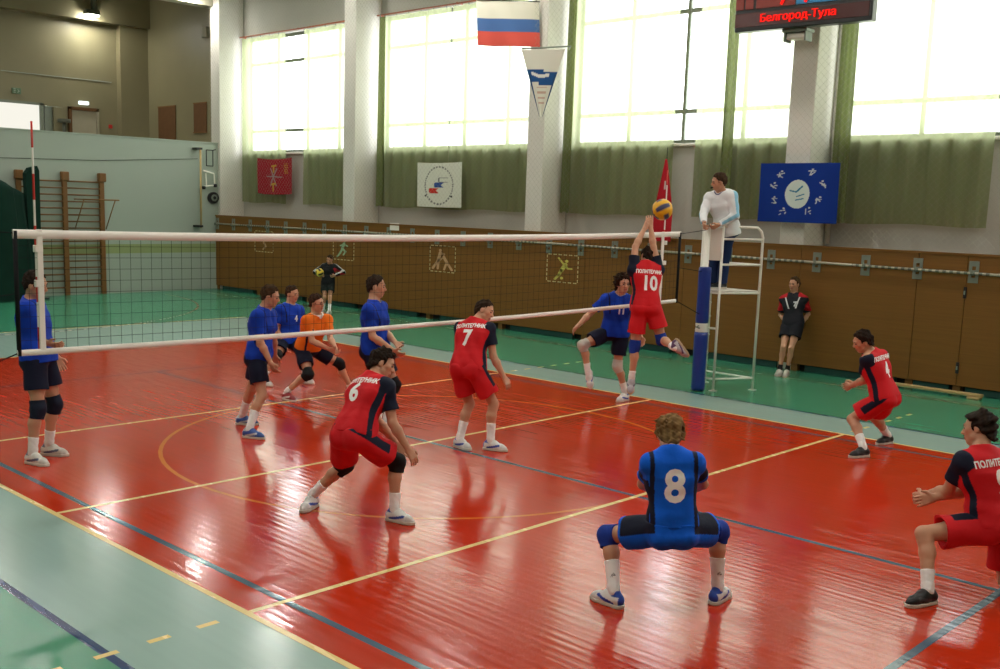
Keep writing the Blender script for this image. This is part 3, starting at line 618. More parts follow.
# ------------------------------------------------------------------ the people
POSE = json.loads('''{"A": {"head": [-1.973,0.759,1.831],"neck": [-2.075,0.743,1.639],"pel": [-1.988,0.771,1.067],"shL": [-2.217,0.874,1.563],"shR": [-1.911,0.623,1.595],"elL": [-2.338,0.988,1.278],"elR": [-2.063,0.631,1.302],"wrL": [-2.272,1.08,1.015],"wrR": [-1.837,0.795,1.238],"hiL": [-2.059,0.851,1.025],"hiR": [-1.911,0.694,1.031],"knL": [-2.0,0.926,0.557],"knR": [-1.834,0.676,0.558],"anL": [-2.06,0.874,0.111],"anR": [-1.807,0.592,0.112],"toL": [-1.89,0.995,0.024],"toR": [-1.611,0.657,0.021]},"B": {"head": [-1.613,3.378,1.632],"neck": [-1.688,3.334,1.451],"pel": [-1.707,3.276,0.923],"shL": [-1.78,3.491,1.386],"shR": [-1.583,3.18,1.403],"elL": [-1.844,3.581,1.1],"elR": [-1.531,3.183,1.1],"wrL": [-1.925,3.66,0.859],"wrR": [-1.455,3.273,0.862],"hiL": [-1.781,3.344,0.891],"hiR": [-1.645,3.195,0.891],"knL": [-1.923,3.319,0.473],"knR": [-1.493,3.176,0.474],"anL": [-2.135,3.321,0.109],"anR": [-1.466,2.978,0.101],"toL": [-1.988,3.445,0.029],"toR": [-1.291,3.063,0.026]},"C": {"head": [-4.368,5.674,1.347],"neck": [-4.403,5.66,1.153],"pel": [-4.395,5.621,0.635],"shL": [-4.404,5.836,1.083],"shR": [-4.397,5.476,1.106],"elL": [-4.438,5.929,0.8],"elR": [-4.406,5.407,0.812],"wrL": [-4.318,5.842,0.587],"wrR": [-4.303,5.476,0.583],"hiL": [-4.385,5.715,0.595],"hiR": [-4.409,5.521,0.61],"knL": [-3.978,5.642,0.476],"knR": [-4.132,5.234,0.452],"anL": [-4.101,5.714,0.094],"anR": [-4.317,5.107,0.107],"toL": [-3.913,5.748,0.024],"toR": [-4.13,5.14,0.037]},"D": {"head": [-2.946,5.061,1.359],"neck": [-2.974,5.084,1.167],"pel": [-3.163,5.082,0.7],"shL": [-2.961,5.261,1.106],"shR": [-2.961,4.904,1.118],"elL": [-2.802,5.195,0.864],"elR": [-2.874,4.94,0.836],"wrL": [-2.579,5.107,0.772],"wrR": [-2.716,5.115,0.731],"hiL": [-3.173,5.18,0.675],"hiR": [-3.166,4.984,0.682],"knL": [-2.972,5.491,0.466],"knR": [-2.888,4.886,0.376],"anL": [-2.916,5.66,0.101],"anR": [-3.139,4.7,0.119],"toL": [-2.73,5.693,0.032],"toR": [-2.959,4.7,0.03]},"E": {"head": [-1.044,4.529,1.747],"neck": [-1.045,4.496,1.536],"pel": [-1.028,4.51,0.982],"shL": [-1.122,4.673,1.475],"shR": [-0.953,4.328,1.47],"elL": [-1.015,4.668,1.173],"elR": [-0.88,4.343,1.158],"wrL": [-0.761,4.613,1.077],"wrR": [-0.709,4.505,1.009],"hiL": [-1.061,4.609,0.946],"hiR": [-0.995,4.41,0.947],"knL": [-0.895,4.719,0.53],"knR": [-0.845,4.536,0.53],"anL": [-0.925,4.619,0.102],"anR": [-0.914,4.462,0.102],"toL": [-0.726,4.574,0.03],"toR": [-0.738,4.563,0.028]},"R6": {"head": [1.72,2.275,1.342],"neck": [1.75,2.118,1.214],"pel": [1.839,1.852,0.768],"shL": [1.582,2.14,1.112],"shR": [1.946,2.127,1.182],"elL": [1.725,2.212,0.84],"elR": [2.032,2.126,0.882],"wrL": [1.878,2.317,0.642],"wrR": [2.139,2.218,0.653],"hiL": [1.74,1.828,0.744],"hiR": [1.944,1.847,0.767],"knL": [1.514,2.023,0.415],"knR": [2.01,2.206,0.515],"anL": [1.269,1.843,0.118],"anR": [2.063,2.142,0.099],"toL": [1.354,1.672,0.034],"toR": [2.255,2.19,0.03]},"R7": {"head": [0.368,4.975,1.552],"neck": [0.358,4.824,1.414],"pel": [0.463,4.634,0.927],"shL": [0.182,4.777,1.343],"shR": [0.542,4.872,1.365],"elL": [0.12,4.865,1.053],"elR": [0.621,4.876,1.064],"wrL": [0.234,5.013,0.859],"wrR": [0.74,4.939,0.83],"hiL": [0.37,4.588,0.911],"hiR": [0.566,4.652,0.911],"knL": [0.408,4.73,0.492],"knR": [0.695,4.831,0.524],"anL": [0.413,4.576,0.096],"anR": [0.724,4.764,0.102],"toL": [0.611,4.55,0.033],"toR": [0.904,4.845,0.03]},"B11": {"head": [-0.166,8.365,1.713],"neck": [-0.252,8.394,1.532],"pel": [-0.304,8.405,1.007],"shL": [-0.145,8.539,1.465],"shR": [-0.374,8.249,1.487],"elL": [-0.135,8.682,1.194],"elR": [-0.529,8.096,1.269],"wrL": [-0.02,8.654,0.956],"wrR": [-0.578,7.894,1.103],"hiL": [-0.248,8.482,0.962],"hiR": [-0.375,8.329,0.998],"knL": [-0.244,8.428,0.522],"knR": [-0.519,7.95,0.828],"anL": [-0.182,8.563,0.129],"anR": [-0.454,8.023,0.42],"toL": [-0.168,8.383,0.024],"toR": [-0.402,8.02,0.219]},"R10": {"head": [0.319,8.234,2.134],"neck": [0.402,8.087,2.01],"pel": [0.485,8.003,1.462],"shL": [0.313,7.919,1.956],"shR": [0.493,8.254,1.959],"elL": [0.269,8.003,2.265],"elR": [0.405,8.232,2.265],"wrL": [0.292,8.149,2.502],"wrR": [0.332,8.247,2.531],"hiL": [0.422,7.945,1.387],"hiR": [0.557,8.087,1.455],"knL": [0.404,7.921,0.921],"knR": [0.683,8.145,1.021],"anL": [0.398,7.899,0.477],"anR": [1.048,7.919,0.974],"toL": [0.46,7.795,0.3],"toR": [1.236,7.993,0.889]},"L8": {"head": [4.711,2.355,1.219],"neck": [4.815,2.232,1.107],"pel": [4.867,2.213,0.592],"shL": [4.731,2.101,1.059],"shR": [4.948,2.32,1.07],"elL": [4.581,2.25,0.851],"elR": [4.892,2.531,0.869],"wrL": [4.541,2.489,0.763],"wrR": [4.691,2.653,0.765],"hiL": [4.783,2.159,0.582],"hiR": [4.924,2.295,0.587],"knL": [4.38,2.138,0.45],"knR": [4.939,2.711,0.499],"anL": [4.553,2.012,0.105],"anR": [5.006,2.634,0.105],"toL": [4.372,2.013,0.024],"toR": [4.987,2.816,0.025]},"R4": {"head": [3.484,8.128,1.321],"neck": [3.556,8.238,1.167],"pel": [3.75,8.265,0.679],"shL": [3.596,8.054,1.12],"shR": [3.601,8.423,1.132],"elL": [3.518,8.191,0.857],"elR": [3.511,8.473,0.844],"wrL": [3.308,8.309,0.745],"wrR": [3.267,8.507,0.743],"hiL": [3.767,8.164,0.673],"hiR": [3.753,8.366,0.658],"knL": [3.438,8.134,0.386],"knR": [3.505,8.579,0.363],"anL": [3.687,7.951,0.102],"anR": [3.572,8.897,0.098],"toL": [3.615,7.771,0.024],"toR": [3.526,8.706,0.034]},"R9": {"head": [6.051,4.469,1.209],"neck": [6.123,4.369,1.048],"pel": [6.27,4.335,0.542],"shL": [6.066,4.194,0.99],"shR": [6.192,4.542,0.994],"elL": [5.935,4.301,0.734],"elR": [6.059,4.43,0.74],"wrL": [5.72,4.412,0.624],"wrR": [5.858,4.273,0.664],"hiL": [6.238,4.238,0.522],"hiR": [6.314,4.427,0.518],"knL": [5.923,3.936,0.467],"knR": [6.352,4.496,0.085],"anL": [6.049,3.779,0.098],"anR": [6.652,4.212,0.152],"toL": [5.981,3.595,0.031],"toR": [6.46,4.178,0.08]},"REF": {"head": [0.039,10.386,3.224],"neck": [0.022,10.495,3.046],"pel": [0.093,10.614,2.519],"shL": [0.219,10.494,3.01],"shR": [-0.161,10.463,2.974],"elL": [0.322,10.447,2.714],"elR": [-0.114,10.258,2.736],"wrL": [0.158,10.275,2.577],"wrR": [0.022,10.069,2.592],"hiL": [0.169,10.539,2.493],"hiR": [-0.018,10.622,2.498],"knL": [0.046,10.688,2.082],"knR": [-0.15,10.726,2.076],"anL": [-0.03,10.777,1.665],"anR": [-0.231,10.838,1.665],"toL": [-0.099,10.589,1.591],"toR": [-0.299,10.649,1.591]},"BOYW": {"head": [-0.057,13.202,1.562],"neck": [-0.056,13.218,1.364],"pel": [0.036,13.088,0.874],"shL": [0.123,13.256,1.307],"shR": [-0.216,13.164,1.283],"elL": [0.153,13.389,1.045],"elR": [-0.277,13.212,1.0],"wrL": [0.09,13.264,0.836],"wrR": [-0.089,13.106,0.867],"hiL": [0.138,13.053,0.843],"hiR": [-0.054,13.045,0.819],"knL": [0.17,12.829,0.489],"knR": [0.038,12.801,0.491],"anL": [0.124,12.835,0.092],"anR": [0.023,12.762,0.093],"toL": [0.177,12.655,0.03],"toR": [0.06,12.579,0.028]},"BOYB": {"head": [-11.958,12.259,1.329],"neck": [-12.034,12.314,1.186],"pel": [-12.03,12.265,0.741],"shL": [-11.91,12.407,1.135],"shR": [-12.167,12.232,1.141],"elL": [-11.689,12.475,1.019],"elR": [-12.283,12.054,0.994],"wrL": [-11.761,12.276,0.945],"wrR": [-12.066,12.047,0.941],"hiL": [-11.95,12.297,0.724],"hiR": [-12.102,12.218,0.721],"knL": [-11.799,12.152,0.418],"knR": [-11.949,12.098,0.406],"anL": [-11.706,12.063,0.09],"anR": [-12.086,12.178,0.091],"toL": [-11.624,11.921,0.029],"toR": [-12.004,12.036,0.03]}}''')
def loc_of(V, a):
    d = V - a['pel']; return d @ a['cx'] / a['s'], d @ a['fw'] / a['s'], d @ a['up'] / a['s']
def on_arm(V, a, t0=.02):
    m = np.zeros(len(V), bool); q = np.zeros(len(V))
    for sd in 'LR':
        sh, el = a['J']['sh' + sd], a['J']['el' + sd]; ax = el - sh; L = np.linalg.norm(ax); ax = ax / L
        t = (V - sh) @ ax; d = np.linalg.norm(V - sh - np.clip(t, 0, L)[:, None] * ax, axis=1)
        k = (t > t0) & (d < .115); m |= k
    return m
def sleeve_of(V, a, t0=-.02, cap=False):
    m = np.zeros(len(V), bool)
    for i, sd in enumerate('LR'):
        sh = a['J']['sh' + sd]; t = (V - sh) @ nrm(a['J']['el' + sd] - sh); sg = 1 if sd == 'L' else -1
        if cap: m |= (np.linalg.norm(V - sh, axis=1) < .100) & ((V - sh) @ (a['cx'] * sg) > -.006)
        m |= (a['sl'][i] < a['sl'][2] + .004) & (t > t0) & (a['sl'][i] < .02)
    return m
def collar_of(V, a, r=.012):
    r0 = V - a['nc']; t = r0 @ a['na']; rad = np.sqrt(np.maximum((r0 * r0).sum(1) - t * t, 0))
    return (rad < .055 * a['s'] + .25 * np.clip(t, -.05, .1) + r) & (t > -.16)
def red_shirt(V, a):
    x, y, z = loc_of(V, a); C = shade(V, RED)
    lat = np.abs(x); th = np.arctan2(np.abs(y), lat)
    C[(np.abs(y + .012 - .10 * np.maximum(.12 - z, 0)) < .030) & (lat > .08) & (z < .42)] = NAVY
    C[sleeve_of(V, a, -.035, True)] = NAVY
    C[collar_of(V, a)] = NAVY
    return C
def side_of(V, a, sd):
    hi, kn = a['J']['hi' + sd], a['J']['kn' + sd]; ax = nrm(kn - hi); o0 = a['hx'] * (1 if sd == 'L' else -1); q_ = np.cross(-a['up'], ax); c_ = -a['up'] @ ax
    out = o0 + np.cross(q_, o0) + np.cross(q_, np.cross(q_, o0)) / (1 + max(c_, -.9)); out = nrm(out - ax * (out @ ax))
    t = (V - hi) @ ax; r = V - hi - t[:, None] * ax; n = np.linalg.norm(r, axis=1)
    return t, (r @ out) / (n + 1e-6), r @ out, n
def banded_shorts(c, s_, lim=.93, midm=.05):
    def f(V, a):
        C = shade(V, c); mid = (V - a['pel']) @ a['hx']
        for sd, sg in (('L', 1), ('R', -1)):
            t, cs, ro, n = side_of(V, a, sd); C[(cs > lim) & (mid * sg > midm) & (t > -.20) & (t < .235 * a['s'])] = s_
        return C
    return f
def plain(c, collar=None, cuff=None):
    def f(V, a):
        C = shade(V, c)
        if collar is not None: C[collar_of(V, a)] = collar
        return C
    return f
def plain_s(c): return lambda V, a: shade(V, c)
def blue_shirt(V, a):
    C = shade(V, BLUE); x, y, z = loc_of(V, a)
    C[collar_of(V, a, .008)] = (.30, .32, .40)
    C[(np.abs(np.abs(x) - .135 - .12 * (z - .3)) < .008) & (z > .28) & (y > 0)] = SHN
    return C
def libero_blue(V, a):
    x, y, z = loc_of(V, a); C = shade(V, LBLUE); lat = np.abs(x)
    sl = sleeve_of(V, a, .02)
    C[(np.abs(lat - .150) < .015) & (z > -.02) & ~sl & (y < .06)] = NAVY
    C[(lat > .142) & (y > -.06) & (y < .04) & (z < .36) & ~sl] = NAVY
    am = sleeve_of(V, a, .0)
    for sd in 'LR':
        sh, el = a['J']['sh' + sd], a['J']['el' + sd]; ax = nrm(el - sh); t = (V - sh) @ ax
        C[am & (t > .08) & (t < .15) & (((V - sh) @ (a['cx'] * (1 if sd == 'L' else -1))) > .02)] = NAVY
    C[collar_of(V, a)] = (.004, .06, .34)
    return C
def orange_shirt(V, a):
    C = shade(V, ORG); x, y, z = loc_of(V, a); C[collar_of(V, a, .020)] = WHT
    C[(np.abs(np.abs(x) - .145) < .012) & (z < .40)] = NAVY; C[z < .012] = NAVY
    return C
def tracksuit(V, a):
    C = shade(V, (.74, .76, .78)); x, y, z = loc_of(V, a); LB = (.25, .52, .70)
    for sd, sg in (('L', 1), ('R', -1)):
        for p, q_ in (('sh', 'el'), ('el', 'wr')):
            A, B = a['J'][p + sd], a['J'][q_ + sd]; ax = nrm(B - A); t = (V - A) @ ax; r = V - A - t[:, None] * ax; n = np.linalg.norm(r, axis=1)
            out = nrm(a['cx'] * sg + a['fw'] * .3 + np.array((0, 0, .2))); out = nrm(out - ax * (out @ ax))
            C[(n < .12) & (t > -.06) & (t < np.linalg.norm(B - A) + .02) & (r @ out / (n + 1e-6) > .90) & (x * sg > .10)] = LB
    C[(collar_of(V, a, .022) & ~collar_of(V, a, .010)) & (y > -.03)] = (.02, .04, .16)
    return C
def ballboy_shirt(V, a):
    C = shade(V, (.010, .011, .016)); x, y, z = loc_of(V, a); lat = np.abs(x)
    m = sleeve_of(V, a, -.01)
    for sd in 'LR':
        sh, el = a['J']['sh' + sd], a['J']['el' + sd]; t = (V - sh) @ nrm(el - sh); C[m & (t < .11)] = (.42, .012, .018)
    C[(np.abs(lat - (.085 + .30 * (z - .34))) < .012) & (y > .02) & (z > .26)] = (.65, .65, .66)
    C[(lat > .10) & (z > .47) & (y > -.03)] = (.42, .012, .018)
    return C
def ballboy_jacket(V, a):
    C = shade(V, (.008, .010, .012)); x, y, z = loc_of(V, a)
    for sd, sg in (('L', 1), ('R', -1)):
        for p, q_ in (('sh', 'el'), ('el', 'wr')):
            A, B = a['J'][p + sd], a['J'][q_ + sd]; ax = nrm(B - A); t = (V - A) @ ax; r = V - A - t[:, None] * ax; n = np.linalg.norm(r, axis=1)
            o = nrm(np.array((0, 0, 1.)) + a['cx'] * sg * .8); o = nrm(o - ax * (o @ ax))
            C[(n < .12) & (r @ o / (n + 1e-6) > .86) & (x * sg > .12)] = (.45, .46, .45)
            if sd == 'L': C[(n < .12) & (r @ o / (n + 1e-6) < -.2) & (x > .14) & (t > .02)] = (.35, .015, .03)
    return C
DK = (.020, .012, .008); BR = (.055, .030, .014); LB_ = (.20, .115, .045)
BROWM = mat('brow_hair', (.05, .03, .018), .8)
BKP = (.009, .009, .010); BLP = (.010, .040, .30); WTP = (.55, .52, .47); NVP = (.010, .014, .032)
WS = ((.74, .74, .72), (.02, .07, .42)); WS2 = ((.70, .68, .62), (.10, .12, .20)); BS = ((.010, .010, .011), (.05, .05, .055))
NAME = 'ПОЛИТЕХНИК'
def back(n, sz=.30, sx=.86, name=True, dn=.155, v=.285, u=0., col=(.93, .92, .90)):
    t = [(n, sz, u, v, 'back', col, sz * .034, sx, 'jersey_number')]
    if name: t.append((NAME, .068, u, v + dn, 'back', col, .003, .80, 'jersey_name'))
    return t
RB = dict(shirtc=red_shirt, shortc=banded_shorts(RED, NAVY), hair=DK, browm=BROWM, pads={}, shoe=WS, group=None, short=.72, flare=.124)
BB = dict(shirtc=blue_shirt, shortc=plain_s(SHN), hair=BR, browm=BROWM, shoe=WS, sleeve=.68)
PEOPLE = [
 ('R6', 1.86, dict(RB, label='red-shirted number 6 crouching with bent knees and black knee pads, white socks', hface=48, hpitch=.06, text=back('6', .235, sx=1.06, v=.340, dn=.118), hem=-.012, pads=dict(L=BKP, R=BKP), h=.0056, long=.10, sleeve=.66, curl=.45)),
 ('L8', 1.78, dict(RB, shirtc=libero_blue, shortc=banded_shorts(LBLUE, NAVY, .62, .135), label='blue-shirted number 8 squatting low, seen from behind with knees spread wide', hface=130, text=[('8', .31, 0, .315, 'back', (.93, .92, .90), .009, .95, 'jersey_number')],
   pads=dict(L=BLP, R=BLP), h=.0056, hair=LB_, w=.88, blouse=.003, long=.11, hem=.035, slv=.060, arm=.92, shb=.84, sockmark=True, hlook=-.15, sleeve=.60, sock=.22, short=.60)),
 ('R9', 1.84, dict(RB, label='red-shirted player with black shoes, lunging at the right edge of the photo', hface=185, text=back('9', .26), hem=-.012, h=.0060, long=.11, shoe=BS, hlook=.05, curl=.35, sock=.15)),
 ('R7', 1.86, dict(RB, label='red-shirted number 7 standing just in front of the net, head turned right', hface=30, text=back('7', .26, v=.305, dn=.15), h=.0064, hair=(.035, .020, .012), short=.70, sock=.20)),
 ('R4', 1.84, dict(RB, label='red-shirted number 4 with black shoes crouching beside the far sideline', hface=222, text=back('4', .255), hem=-.012, h=.0066, shoe=BS, long=.03, sock=.17)),
 ('R10', 1.90, dict(RB, w=.93, label='red-shirted number 10 jumping at the net with both arms raised to the ball', hface=140, hlook=-.5, hpitch=-.15, text=back('10', .27), h=.0066, pads=dict(L=BLP, R=BLP), long=.03, short=.62, curl=.15, spread=5,
   pnL=(-.45, .45, .55), pnR=(-.45, .45, .55), shoe=((.46, .43, .47), (.10, .04, .12)), solec=(.50, .36, .22), sock=.10, footR=((.44, .43, -.78), (-.26, -.80, -.54)))),
 ('B11', 1.84, dict(BB, label='blue-shirted player with tousled dark hair and white knee pads, hopping behind the net', hface=-28, hlook=-.45, hpitch=-.25, hair=(.03, .016, .009), long=.26, pads=dict(L=WTP, R=WTP), h=.0066,
   text=[('11', .13, .02, .33, 'front', (.6, .62, .68), .006, .9, 'jersey_number')])),
 ('A', 1.98, dict(BB, label='blue-shirted player standing behind the net beside the near antenna, navy knee pads', hface=38, pads=dict(L=NVP, R=NVP), h=.0066, hair=DK, watch='R', shoe=WS2, short=.58)),
 ('B', 1.84, dict(BB, label='blue-shirted player in blue shoes with his back turned, beside the orange shirt behind the net', hface=42, h=.0064, shoe=((.02, .07, .30), (.5, .52, .55)), sock=.22, text=[('2', .22, 0, .24, 'back', WHT, .01, .9, 'jersey_number'), ('БЕЛГОРОД', .06, 0, .40, 'back', WHT, .003, .9, 'jersey_name')])),
 ('C', 1.80, dict(BB, label='blue-shirted number 4 with hands lowered, between another blue player and the orange shirt', hface=15, hlook=-.05, h=.0072, pads=dict(L=BKP, R=BKP), hair=(.045, .024, .012), text=[('4', .12, .02, .34, 'front', (.6, .62, .68), .006, .9, 'jersey_number')])),
 ('D', 1.78, dict(BB, shirtc=orange_shirt, label='player in an orange shirt and black knee pads crouching behind the net', hface=22, h=.0070, pads=dict(L=BKP, R=BKP), sock=.07, shoe=((.24, .008, .014), (.72, .70, .68)), hair=(.040, .018, .010))),
 ('E', 1.92, dict(BB, label='tall blue-shirted player standing behind the crouching red number 6', hface=42, h=.0068, pads=dict(L=BKP, R=BKP), hair=(.03, .018, .012), text=[('5', .2, 0, .26, 'back', WHT, .01, .9, 'jersey_number')])),
 ('REF', 1.90, dict(shirtc=tracksuit, shirt_name='jacket', shortc=plain_s((.012, .030, .10)), label='referee in a white and pale blue tracksuit top standing on the white stand', hface=228, hlook=.28, h=.0072, hair=(.05, .028, .015), browm=BROWM,
   sleeve=2, shirt_off=.030, hem=-.10, short=2, shoe=BS, z0=1.57, curl=1.0)),
 ('BOYW', 1.75, dict(shirtc=ballboy_shirt, shortc=plain_s((.008, .009, .014)), label='boy in a black and red shirt standing against the brown wall, hands behind back', hface=265, h=.0078, hair=BR, browm=BROWM,
   sleeve=.80, shoe=((.66, .64, .58), (.5, .48, .44)), sockc=(.012, .012, .014), sock=.10, short=.52, leg=.86, arm=.86, w=.9, text=[('7', .12, .05, .33, 'front', (.6, .6, .62), .006, .9, 'jersey_number')])),
 ('BOYB', 1.55, dict(shirtc=ballboy_jacket, shirt_name='jacket', shortc=plain_s((.010, .018, .016)), label='boy in a black jacket holding a ball on his hip by the far wall', hface=290, h=.0085, hair=BR, browm=BROWM,
   sleeve=2, shirt_off=.02, short=.62, shoe=((.6, .6, .56), (.3, .3, .3)), sock=.20, leg=.88, w=.92, curl=.7)),
]
FIG = {}
import os as _os
for i, (k, hgt, st) in enumerate(PEOPLE):
    st['seed'] = 11 + i * 7
    FIG[k] = person(k, POSE[k], hgt / 1.8, st)

# whistle and lanyard of the referee, the ball in play, the boy's ball
def volleyball(name, c, r, axis, label, colours):
    n, mm = 36, 18; vs = []; fs = []
    for i in range(mm + 1):
        for k in range(n): t = PI * i / mm; p = 2 * PI * k / n; vs.append((math.sin(t) * math.cos(p), math.sin(t) * math.sin(p), math.cos(t)))
    vs = np.array(vs); fs = np.array([(i * n + k, (i + 1) * n + k, (i + 1) * n + (k + 1) % n, i * n + (k + 1) % n) for i in range(mm) for k in range(n)])
    # eighteen-panel pattern: three parallel strips on each cube face
    A = np.abs(vs); face = A.argmax(1); u = np.take_along_axis(vs, ((face + 1) % 3)[:, None], 1)[:, 0] / A.max(1)
    strip = np.clip(((u + 1) / 2 * 3).astype(int), 0, 2)
    C = np.where((strip == 1)[:, None], np.array(colours[1]), np.array(colours[0]))
    seam = (np.abs(u - 1 / 3) < .05) | (np.abs(u + 1 / 3) < .05)
    rr = r * np.where(seam, .985, 1.); ax = nrm(axis); b1 = nrm(np.cross(ax, (.3, .5, .8))); R = np.stack([b1, np.cross(ax, b1), ax], 1)
    o = np_mesh(name, (vs * rr[:, None]) @ R.T, fs, BALLM, None, C.astype(float)); o.location = c
    return tag(o, label, 'ball')
volleyball('volleyball', (.36, 8.46, 2.775), .145, (.5, .5, .35), 'yellow and dark blue volleyball in the air above raised hands', ((.80, .42, .012), (.045, .05, .12)))
jb = FIG['BOYB'][1]
bp_ = jb['J']['wrR'] + jb['fw'] * .05 + np.array((0, 0, .02)) + jb['cx'] * .06
volleyball('volleyball', tuple(jb['J']['wrR'] + jb['fw'] * .11 + jb['cx'] * .02 + np.array((0, 0, .055))), .105, (.2, .8, .3), 'small yellow and black volleyball held by the boy in the black jacket', ((.75, .55, .05), (.02, .02, .02)))
rf = FIG['REF'][1]; rp = FIG['REF'][0]; ro = rf['org']
Hr = rf['H']
b = MB(); b.tube([Hr(.090, 0, -.070), Hr(.130, 0, -.074)], .012, M['black'], n=8); b.build('whistle', rp, True)
# ------------------------------------------------------------------ the hall
def S(o): o['kind'] = 'structure'; return o
# floor: painted zones side by side, lines 1 mm proud
b = MB()
def zone(x0, x1, y0, y1, m): b.quad((x0, y0, 0), (x1, y0, 0), (x1, y1, 0), (x0, y1, 0), m)
XL, XR, YN = -19.1, 14., -9.
zone(-9, 9, 0, 9, M['red'])
zone(-12.2, 12.2, -.97, 0, M['grey']); zone(-12.2, 12.2, 9, 9.97, M['grey']); zone(-12.2, -9, 0, 9, M['grey']); zone(9, 12.2, 0, 9, M['grey'])
zone(XL, XR, YN, -.97, M['green']); zone(XL, XR, 9.97, 14.4, M['green']); zone(XL, -12.2, -.97, 9.97, M['green']); zone(12.2, XR, -.97, 9.97, M['green'])
def line(x0, x1, y0, y1, m, z=.0010): b.quad((x0, y0, z), (x1, y0, z), (x1, y1, z), (x0, y1, z), M[m])
w = .05
for y in (.0, 8.95): line(-9, 9, y, y + w, 'yellow', .0016)
for x in (-9, 8.95): line(x, x + w, .05, 8.95, 'yellow', .0016)
for x in (-3.05, -.025, 2.95): line(x, x + w, .05, 8.95, 'yellow', .0016)
for x in (-3.05, 2.95):
    for k in range(6):
        for sgn, y0 in ((-1, -.20), (1, 9.20)):
            y = y0 + sgn * k * .35; line(x, x + w, min(y, y + sgn * .15), max(y, y + sgn * .15), 'yellow', .0016)
for y in (.31, 8.62): line(-6.35, 6.35, y, y + .06, 'blue')
for x in (-6.36, 6.30): line(x, x + .06, .31, 8.68, 'blue')
line(-6.3, -2, 4.45, 4.51, 'blue'); line(-2, 6.3, 4.45, 4.51, 'blue')
for y in (-1.0, 9.94): line(-12.2, 12.2, y, y + .06, 'navy')
for x in (-12.23, 12.17): line(x, x + .06, -.97, 9.97, 'yellow' if x < 0 else 'navy', .0013)
line(XL, XR, 12.60, 12.65, 'rust')
def arc(cx_, cy_, r, a0, a1, m, wd=.05, n=72, z=.0008):
    for i in range(n):
        p, q = math.radians(a0 + (a1 - a0) * i / n), math.radians(a0 + (a1 - a0) * (i + 1) / n)
        b.quad(*[(cx_ + rr * math.cos(t), cy_ + rr * math.sin(t), z) for rr, t in ((r, p), (r + wd, p), (r + wd, q), (r, q))], M[m])
arc(0, 4.45, 2.97, 0, 360, 'orange', .045); arc(-18.2, 4.9, 6.33, -90, 90, 'rust')
S(b.build('floor'))
# plain slab under the paint
S(one('floor_slab', M['dark'], box=((-25.4, YN - .2, -.25), (XR + .2, 14.9, -.02))))

YW = 14.4; ZC = 9.6
# window wall: solid below the sill, above the heads, piers between
WINS = [(-18.85, -13.15), (-12.55, -6.85), (-6.15, -.72), (-.05, 5.55), (6.35, 12.0)]
ZS, ZT = 4.1, 7.45
b = MB(); b.box((-19.5, YW, -.02), (XR, YW + .35, ZS), M['wall']); b.box((-19.5, YW, ZT), (XR, YW + .35, ZC), M['wall'])
xs = [-19.5] + [v for w_ in WINS for v in w_] + [XR]
for x0, x1 in zip(xs[0::2], xs[1::2]): b.box((x0, YW, ZS), (x1, YW + .35, ZT), M['wall'])
b.box((-25.2, YW, -.02), (-19.5, YW + .35, ZC), M['upper'])
S(b.build('wall_far'))
S(one('wall_near', M['upper'], box=((-25.2, YN - .2, -.02), (XR, YN, ZC))))
S(one('wall_right', M['upper'], box=((XR, YN - .2, -.02), (XR + .2, YW + .35, ZC))))
S(one('ceiling', M['ceil'], box=((-25.4, YN - .2, ZC), (XR + .2, YW + .35, ZC + .2))))
# windows
for i, (x0, x1) in enumerate(WINS):
    r = tag(empty('window_%d' % (i + 1), ((x0 + x1) / 2, YW + .2, ZS)), kind='structure')
    n = 4; cw = (x1 - x0); L = lambda x: x - (x0 + x1) / 2
    b = MB(); fr = .085
    b.box((L(x0), -.03, 0), (L(x1), .05, fr), M['frame']); b.box((L(x0), -.03, ZT - ZS - fr), (L(x1), .05, ZT - ZS), M['frame'])
    b.box((L(x0), -.03, .60), (L(x1), .05, .60 + fr), M['frame']); b.box((L(x0), -.03, 2.55), (L(x1), .05, 2.55 + fr), M['frame'])
    for k in range(n + 1):
        x = x0 + cw * k / n; b.box((L(x) - fr * .42, -.04, 0), (L(x) + fr * .42, .06, ZT - ZS), M['frame'])
    b.build('window_frame', r)
    b = MB(); b.box((L(x0), .02, 0), (L(x1), .03, ZT - ZS), M['pane']); b.build('pane', r)
    b = MB(); b.box((L(x0) - .04, -.30, -.06), (L(x1) + .04, -.02, 0), M['white'], .01); b.build('window_sill', r)
# pilasters
for i, x in enumerate((-19.22, -12.88, -6.50, -.36, 5.95, 12.4)):
    b = MB(); b.box((x - .235, 13.56, 0), (x + .235, YW, ZC), M['column'], .012)
    S(b.build('trim_%d' % (i + 1)))
# end wall (pale green), gallery behind it
b = MB(); b.box((-19.75, YN, -.02), (-19.1, YW, 4.33), M['endwall']); b.box((-19.1, YN, 1.12), (-19.092, 13.45, 1.375), M['stripe']); b.box((-19.78, YN, 4.33), (-19.07, YW, 4.365), M['endwall'])
S(b.build('wall_end'))
b = MB(); b.box((-25.2, YN, -.02), (-25.0, YW, ZC), M['upper']); b.box((-25.0, 13.40, 3.2), (-24.72, YW, 8.25), M['upper'])
S(b.build('wall_back'))
S(one('ceiling_beam', M['upper'], box=((-25.0, YN, 8.25), (-24.55, YW, ZC))))
S(one('ceiling_beam', M['ceil'], box=((-19.75, YN, 8.30), (-19.3, YW, ZC))))
for x in (-12.88, -6.5, -.36, 5.95): S(one('ceiling_beam', M['ceil'], box=((x - .2, YN, 8.75), (x + .2, 13.56, ZC))))
S(one('floor_gallery', M['ceil'], box=((-25.0, YN, 3.0), (-19.75, YW, 3.2))))
